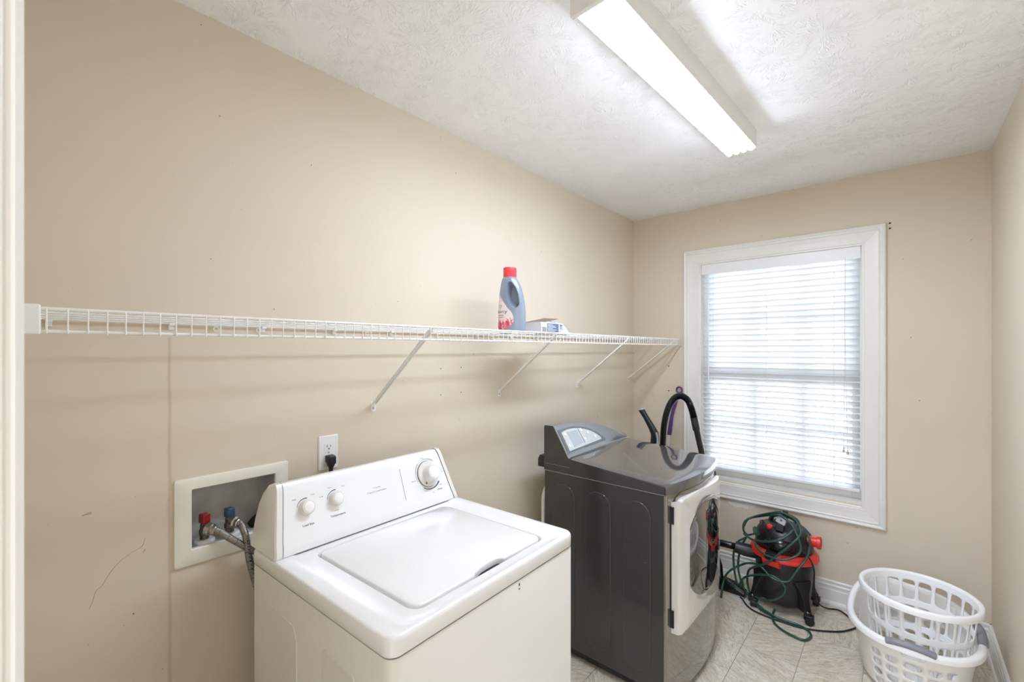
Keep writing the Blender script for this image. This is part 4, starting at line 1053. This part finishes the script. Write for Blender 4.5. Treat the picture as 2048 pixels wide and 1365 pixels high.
# carry handle bridge on top
hp_ = [(-0.075,0.02,0.455),(-0.06,0.02,0.492),(-0.025,0.02,0.510),(0.025,0.02,0.510),(0.06,0.02,0.492),(0.075,0.02,0.455)]
MB().tube(spline(hp_, 5), 0.014, 10, flat=(0.8,1.5)).build('carry_handle', M['black'], vc, smooth=50)
MB().lathe([(0.016,0),(0.016,0.010),(0.012,0.015)], 16, Matrix.Translation((-0.055,-0.075,0.455)) @ Matrix.Rotation(math.radians(25), 4, 'X')).build('power_switch', M['red'], vc, smooth=40)
mx_ = Matrix.Translation((0.132,-0.03,0.415)) @ Matrix.Rotation(math.radians(88), 4, 'Y') @ Matrix.Rotation(0.0, 4, 'Z')
MB().lathe([(0.026,-0.02),(0.026,0.030),(0.034,0.032),(0.034,0.048),(0.030,0.050),(0.024,0.050),(0.022,0.036)], 24, mx_).build('blower_port', M['red'], vc, smooth=35)
# latches
for ang in (-102, 78):
    R_ = Matrix.Rotation(math.radians(ang), 4, 'Z')
    la = MB().prism([(0.150,0.352),(0.176,0.345),(0.180,0.312),(0.172,0.305),(0.150,0.31)], -0.026, 0.026, 'y', R_).build('latch', M['black'], vc, bevel=0.002)
    MB().prism([(0.140,0.312),(0.176,0.308),(0.164,0.272),(0.150,0.268),(0.140,0.27)], -0.044, 0.044, 'y', R_).build('latch_tab', M['red'], la, bevel=0.002)
# caster arms
def caster(ang, rad):
    R_ = Matrix.Rotation(math.radians(ang), 4, 'Z')
    a = MB(); a.loft([[R_ @ Vector((x, t, z)) for x, t in ((r0, -w), (r1, -w*0.8), (r1, w*0.8), (r0, w))] for z, r0, r1, w in ((0.208,0.118,0.147,0.058),(0.196,0.116,0.152,0.055),(0.160,0.112,0.160,0.034),(0.118,0.112,0.170,0.022),(0.075,0.110,0.184,0.019),(0.055,0.110,0.186,0.019))])
    a = a.build('caster_arm', M['black'], vc, bevel=0.004)
    cx_, cy_ = rad*math.cos(math.radians(ang)), rad*math.sin(math.radians(ang))
    MB().lathe([(0.010,0.050),(0.018,0.048),(0.018,0.066),(0.012,0.072)], 14, Matrix.Translation((cx_, cy_, 0))).build('swivel', M['black_gloss'], a, smooth=40)
    R2 = Matrix.Translation((cx_+0.006, cy_-0.004, 0.0225)) @ Matrix.Rotation(math.radians(ang+55), 4, 'Z') @ Matrix.Rotation(PI/2, 4, 'X')
    MB().lathe([(0.012,-0.016),(0.0205,-0.015),(0.0225,-0.010),(0.0225,0.010),(0.0205,0.015),(0.012,0.016)], 18, R2).build('wheel', M['rubber'], a, smooth=35)
    MB().prism(rrect(0,0,0.023,0.018,0.008,4), 0.030, 0.052, 'z', Matrix.Translation((cx_+0.004, cy_-0.003, 0))).build('wheel_cover', M['black'], a, bevel=0.003)
for ang in (-42, 42, 138, 222): caster(ang, 0.180)
# inlet and hose: leaves the left side of the drum, dips behind the dryer and arches up
MB().tube([(-0.130,-0.055,0.285),(-0.185,-0.075,0.290),(-0.235,-0.085,0.296)], [0.036,0.036,0.031], 18).build('hose_cuff', M['black'], vc, smooth=40)
hs_ = spline([V(p) for p in [(0.790,2.866,0.296),(0.72,2.855,0.300),(0.62,2.85,0.290),(0.50,2.85,0.285),(0.41,2.84,0.36),(0.378,2.82,0.55),(0.372,2.80,0.75),(0.374,2.80,0.885),(0.382,2.80,0.985),(0.402,2.80,1.075),(0.436,2.80,1.145),(0.482,2.80,1.176),(0.528,2.80,1.155),(0.556,2.80,1.095),(0.568,2.80,1.045)]], 22)
MB().tube(hs_, [0.0195+(0.0022 if i % 2 else -0.0008) for i in range(len(hs_))], 14).build('hose', M['black_gloss'], vc, smooth=80)
MB().tube([V(p) for p in [(0.567,2.80,1.050),(0.578,2.80,1.000),(0.583,2.80,0.975),(0.585,2.80,0.970),(0.625,2.80,0.79),(0.670,2.80,0.56)]], [0.0205,0.021,0.021,0.0175,0.0165,0.0155], 16).build('wand', M['drum'], vc, smooth=40)
MB().prism(rrect(0,0,0.012,0.020,0.004,3), 0.455, 0.545, 'z', Matrix.Translation((0.005,-0.055,0)) @ Matrix.Rotation(math.radians(-8), 4, 'X')).build('cord_hook', M['black'], vc, bevel=0.003)
pk = CORDS
K = [V(p) for p in [(1.125,2.83,0.385),(1.160,2.842,0.345),(1.176,2.86,0.286),(1.176,2.862,0.216),(1.178,2.88,0.150),(1.190,2.95,0.07),(1.215,3.05,0.012),(1.262,3.085,0.006),(1.305,3.05,0.006),(1.350,2.99,0.006),(1.352,2.955,0.006)]]
K += [V(p) for p in [(1.316,2.89,0.006),(1.279,2.845,0.006),(1.205,2.792,0.006),(1.131,2.760,0.006),(1.062,2.752,0.006),(0.99,2.752,0.006),(0.912,2.765,0.006),(0.865,2.797,0.006),(0.83,2.848,0.006),(0.80,2.88,0.006)]]
MB().tube(spline(K, 7), 0.0042, 8).build('power_cord', M['rubber'], vc, smooth=60)

# ------------------------------------------------------------------ extension cord wound over the vacuum
ex = thing('extension_cord', 'dark green extension cord tangled in loops over the black vacuum', 'cord', (1.02, 2.77, 0))
def EX(p): return Vector((p[0]-1.02, p[1]-2.77, p[2]))
mb = MB()
for k in ('A','B','Cc','D','E','F','G','H'):
    pts = [EX((q[0], q[1], max(q[2], 0.006))) for q in pk[k]]
    mb.tube(spline(pts, 7), 0.0060, 8)
mb.build('cord', M['green'], ex, smooth=60)
MB().prism(rrect(0,0,0.014,0.026,0.005,3), -0.011, 0.011, 'z', Matrix.Translation(EX((0.905,2.826,0.432))) @ Matrix.Rotation(math.radians(50), 4, 'Y') @ Matrix.Rotation(math.radians(30), 4, 'Z')).build('socket_end', M['green'], ex, bevel=0.003)
MB().prism(rrect(0,0,0.013,0.030,0.005,3), -0.010, 0.010, 'z', Matrix.Translation(EX((0.935,2.835,0.475))) @ Matrix.Rotation(math.radians(55), 4, 'Y') @ Matrix.Rotation(math.radians(20), 4, 'Z')).build('plug', M['black'], ex, bevel=0.003)
MB().box(-0.020, 0.020, -0.016, 0.016, -0.058, -0.018, Matrix.Translation(EX((1.026,2.862,0.512))) @ Matrix.Rotation(math.radians(-12), 4, 'X') @ Matrix.Rotation(math.radians(10), 4, 'Y')).build('plug_body', M['black'], ex, bevel=0.003)
gp = MB(); gp.prism(rrect(0,0,0.024,0.017,0.005,3), -0.020, 0.020, 'z', Matrix.Translation(EX((1.026,2.862,0.512))) @ Matrix.Rotation(math.radians(-20), 4, 'X') @ Matrix.Rotation(math.radians(20), 4, 'Y'))
gp = gp.build('plug', M['grey_plug'], ex, bevel=0.004)
MB().box(-0.004, 0.004, -0.0195, -0.0165, -0.004, 0.003, Matrix.Translation(EX((1.026,2.862,0.512))) @ Matrix.Rotation(math.radians(-20), 4, 'X') @ Matrix.Rotation(math.radians(20), 4, 'Y')).build('slot', M['dark_gap'], gp)

# ------------------------------------------------------------------ floor tool, wand, mop, board
ft = thing('floor_nozzle', 'wide black vacuum floor nozzle lying between dryer and vacuum', 'nozzle', (0.72, 2.90, 0))
mb = MB(); mb.loft([[Vector((x, y, z)) for y, z in ((-0.032,0.0),(0.032,0.0),(0.032,h*0.75),(0.018,h),(-0.018,h),(-0.032,h*0.7))] for x, h in ((-0.19,0.040),(-0.08,0.068),(0.0,0.078),(0.06,0.066),(0.115,0.036))])
mb.build('nozzle_body', M['black_gloss'], ft, bevel=0.003)
MB().box(-0.185, 0.112, -0.0345, -0.031, 0.001, 0.010).build('squeegee', M['grey_plug'], ft)
MB().tube([(-0.03,0.0,0.07),(-0.04,0.02,0.13),(-0.08,0.03,0.26)], [0.02,0.019,0.018], 14).build('neck', M['black_gloss'], ft, smooth=50)

nz = thing('angled_wand', 'black angled vacuum wand standing upright behind the dryer', 'vacuum wand', (0.345, 2.73, 0))
def NZ(p): return Vector((p[0]-0.345, p[1]-2.73, p[2]))
q = [(0.345,2.73,0.0),(0.345,2.73,0.5),(0.345,2.73,0.86),(0.350,2.73,0.905),(0.347,2.73,0.935),(0.325,2.73,0.975),(0.290,2.73,1.030),(0.258,2.73,1.078)]
rs = [0.026,0.026,0.026,0.027,0.025,0.021,0.018,0.0195]
MB().tube([NZ(p) for p in q], rs, 16, flat=(1.0, 0.8)).build('tube', M['black'], nz, smooth=40)
d_n = (Vector(q[-1])-Vector(q[-2])).normalized(); qq = Vector((0,0,1)).rotation_difference(Vector((-0.35,0,0.94))).to_matrix().to_4x4()
MB().lathe([(0.021,-0.004),(0.022,0.002),(0.018,0.006)], 18, Matrix.Translation(NZ((0.2575,2.73,1.079))) @ qq).build('tip', M['nozzle_tip'], nz, smooth=40)
MB().tube([NZ(p) for p in [(0.371,2.713,0.40),(0.371,2.713,0.86),(0.374,2.713,0.905),(0.366,2.713,0.945)]], 0.006, 8).build('side_seam', M['grey_plug'], nz, smooth=40)

mp_ = thing('mop_handle', 'white pole with a purple hanging loop leaning against window wall', 'mop', (0.215, 2.95, 0))
def MP(p): return Vector((p[0]-0.215, p[1]-2.95, p[2]))
a_, b_ = Vector((0.215,2.95,0.0)), Vector((0.292,3.112,0.875)); dd = (b_-a_)
MB().tube([MP(a_), MP(b_)], 0.0125, 14).build('pole', M['pole'], mp_, smooth=40)
MB().tube([MP(p) for p in [a_+dd*0.985, a_+dd*1.02, (0.299,3.115,0.94), (0.305,3.118,0.99), (0.315,3.121,1.04), (0.331,3.123,1.105), (0.343,3.124,1.145), (0.350,3.125,1.163)]], [0.0145,0.0150,0.0145,0.012,0.0115,0.0135,0.0105,0.008], 14).build('hand_grip', M['purple'], mp_, smooth=50)
rl = [MP((0.356+0.019*math.cos(a), 3.126, 1.183+0.021*math.sin(a))) for a in [2*PI*i/20 for i in range(20)]]
MB().tube(rl, 0.006, 8, closed=True).build('hanging_loop', M['purple'], mp_, smooth=60)
MB().box(-0.16, 0.10, -0.04, 0.04, 0.0, 0.035).build('mop_head', M['pole'], mp_, bevel=0.006)

wb = thing('folded_board', 'white board with a rounded top standing in the gap behind dryer', 'board', (0.150, 1.98, 0))
pts = [(-0.165,0.0),(0.165,0.0),(0.165,0.70)] + [(0.165*math.cos(math.radians(a)), 0.70+0.11*math.sin(math.radians(a))) for a in range(10, 180, 10)] + [(-0.165,0.70)]
MB().prism(pts, -0.012, 0.012, 'x').build('board', M['trim'], wb, bevel=0.006)
# ================================================================== LAUNDRY BASKETS
def cell(mb, fn, u0, u1, v0, v1, hole=None, n=4):
    """one wall cell in (u,v); hole=(kind, ru, rv) opens it: 'o' ellipse or 'r' rounded slot"""
    if hole is None:
        vs = []; fs = []
        for j in range(n+1):
            for i in range(n+1): vs.append(fn(u0+(u1-u0)*i/n, v0+(v1-v0)*j/n))
        for j in range(n):
            for i in range(n): a = j*(n+1)+i; fs.append((a, a+1, a+n+2, a+n+1))
        mb.add(vs, fs); return
    kind, ru, rv = hole; uc, vcn = (u0+u1)/2, (v0+v1)/2
    outer = []
    for i in range(n): outer.append((u0+(u1-u0)*i/n, v0))
    for i in range(n): outer.append((u1, v0+(v1-v0)*i/n))
    for i in range(n): outer.append((u1-(u1-u0)*i/n, v1))
    for i in range(n): outer.append((u0, v1-(v1-v0)*i/n))
    inner = []
    for (u, v) in outer:
        a = math.atan2((v-vcn)/(v1-v0), (u-uc)/(u1-u0)); c, s = math.cos(a), math.sin(a)
        if kind == 'r': c = math.copysign(abs(c)**0.45, c); s = math.copysign(abs(s)**0.45, s)
        inner.append((uc+ru*c, vcn+rv*s))
    m = len(outer)
    vs = [fn(*p) for p in outer]+[fn(*p) for p in inner]
    mb.add(vs, [(i, (i+1) % m, m+(i+1) % m, m+i) for i in range(m)])

# ---- outer hip-hugging basket
B1 = thing('laundry_basket', 'pale oval laundry basket with grey grips and round holes on the floor', 'laundry basket', (1.562, 2.672, 0))
def rim_z(a):
    # higher at the back left and back, dipping in front and on the right
    s = math.sin(a); c = math.cos(a)
    return 0.268 + 0.040*max(0, s)**1.5 + 0.050*max(0, -c)*max(0, s)
def oval(a, rx, ry, e=0.82):
    c, s = math.cos(a), math.sin(a)
    return rx*math.copysign(abs(c)**e, c), ry*math.copysign(abs(s)**e, s)
def wall1(u, v):           # u angle, v 0..1
    t = v; rx = 0.165+(0.206-0.165)*t**0.8; ry = 0.215+(0.262-0.215)*t**0.8
    x, y = oval(u, rx, ry)
    if v < 0.06: k = 1-(0.06-v)/0.06*0.07; x *= k; y *= k
    return Vector((x, y, 0.010 + (rim_z(u)-0.014)*v))
NC = 22
vrows = [0, 0.06, 0.24, 0.41, 0.58, 0.75, 1.0]
mb = MB()
for i in range(NC):
    u0 = 2*PI*i/NC - PI/2 - PI/NC; u1 = u0+2*PI/NC
    am = math.degrees((u0+u1)/2) % 360
    front = abs((am-270+180) % 360-180) < 45; back = abs((am-90+180) % 360-180) < 45
    left = abs((am-180+180) % 360-180) < 22; right = abs((am+180) % 360-180) < 22
    for j in range(len(vrows)-1):
        hl_ = None
        if 1 <= j <= 4 and (front or back or left or right):
            hl_ = ('o', (u1-u0)*0.34, (vrows[j+1]-vrows[j])*0.34)
        if j == 5 and (abs((am-270+180) % 360-180) < 16 or abs((am+180-18) % 360-180) < 14):
            hl_ = ('r', (u1-u0)*0.46, 0.070)
        cell(mb, wall1, u0, u1, vrows[j], vrows[j+1], hl_)
mb.build('wall', M['basket_out'], B1, smooth=60, weld=True, solid=0.0028)
bt = [wall1(2*PI*i/48, 0.0) for i in range(48)]
MB().loft([[v for v in bt], [v+Vector((0,0,0.003)) for v in bt]]).build('bottom', M['basket_out'], B1)
MB().loft([[Vector((v.x*0.97, v.y*0.97, 0.0)) for v in bt], [Vector((v.x*0.97, v.y*0.97, 0.0102)) for v in bt]]).build('foot_ring', M['basket_out'], B1)
def rim_sweep(path_fn, prof, n=72, a0=0, a1=2*PI, closed=True):
    rings = []
    for i in range(n if closed else n+1):
        a = a0+(a1-a0)*i/n; p = path_fn(a); d = (path_fn(a+0.01)-path_fn(a-0.01)); d.z = 0; d.normalize()
        out = Vector((d.y, -d.x, 0))
        rings.append([p+out*q+Vector((0,0,h)) for q, h in prof])
    if closed: rings.append(rings[0])
    return MB().loft(rings, not closed, not closed)
RP = [(-0.002,-0.010),(-0.002,-0.002),(0.002,0.003),(0.012,0.005),(0.020,0.002),(0.024,-0.005),(0.0245,-0.020),(0.0215,-0.020),(0.021,-0.006),(0.014,0.000),(0.004,-0.003)]
rim_sweep(lambda a: wall1(a, 1.0), RP).build('rim', M['basket'], B1, smooth=50)
def grip(ac, half):
    pts = []
    for i in range(15):
        a = ac-half+2*half*i/14; p = wall1(a, 1.0); n_ = Vector((p.x/0.2**2, p.y/0.26**2, 0)).normalized()
        pts.append(p + n_*0.012 + Vector((0, 0, 0.000+0.012*math.sin(PI*i/14))))
    return MB().tube(pts, 0.0148, 14, flat=(0.9, 1.1)).build('hand_grip', M['grip'], B1, smooth=50)
grip(math.radians(268), math.radians(15)); grip(math.radians(6), math.radians(14))

# ---- round bushel basket nested inside
B2 = thing('laundry_basket', 'round white laundry basket with tall slots nested inside the oval one', 'laundry basket', (1.583, 2.667, 0.018))
ZR = 0.398-0.018
def wall2(u, v):
    r = 0.148+(0.190-0.148)*v; rr_ = 1.0
    if v < 0.05: r *= 1-(0.05-v)/0.05*0.06
    return Vector((r*math.cos(u), r*math.sin(u), ZR*v))
NC2 = 20
vr = [0, 0.07, 0.34, 0.39, 0.63, 0.68, 0.93, 1.0]
mb = MB()
for i in range(NC2):
    u0 = 2*PI*i/NC2; u1 = 2*PI*(i+1)/NC2
    for j in range(len(vr)-1):
        hl_ = ('r', (u1-u0)*0.40, (vr[j+1]-vr[j])*0.46) if j in (1, 3, 5) else None
        cell(mb, wall2, u0, u1, vr[j], vr[j+1], hl_)
mb.build('wall', M['basket'], B2, smooth=60, weld=True, solid=0.003)
bt = [wall2(2*PI*i/40, 0.0) for i in range(40)]
MB().loft([[v for v in bt], [v+Vector((0,0,0.003)) for v in bt]]).build('bottom', M['basket'], B2)
rim_sweep(lambda a: wall2(a, 1.0), [(-0.001,-0.008),(0.0,0.0),(0.004,0.004),(0.012,0.004),(0.016,0.0),(0.0175,-0.012),(0.0175,-0.022),(0.015,-0.022),(0.0145,-0.006),(0.010,0.0),(0.004,-0.002)], 64).build('rim', M['basket'], B2, smooth=50)
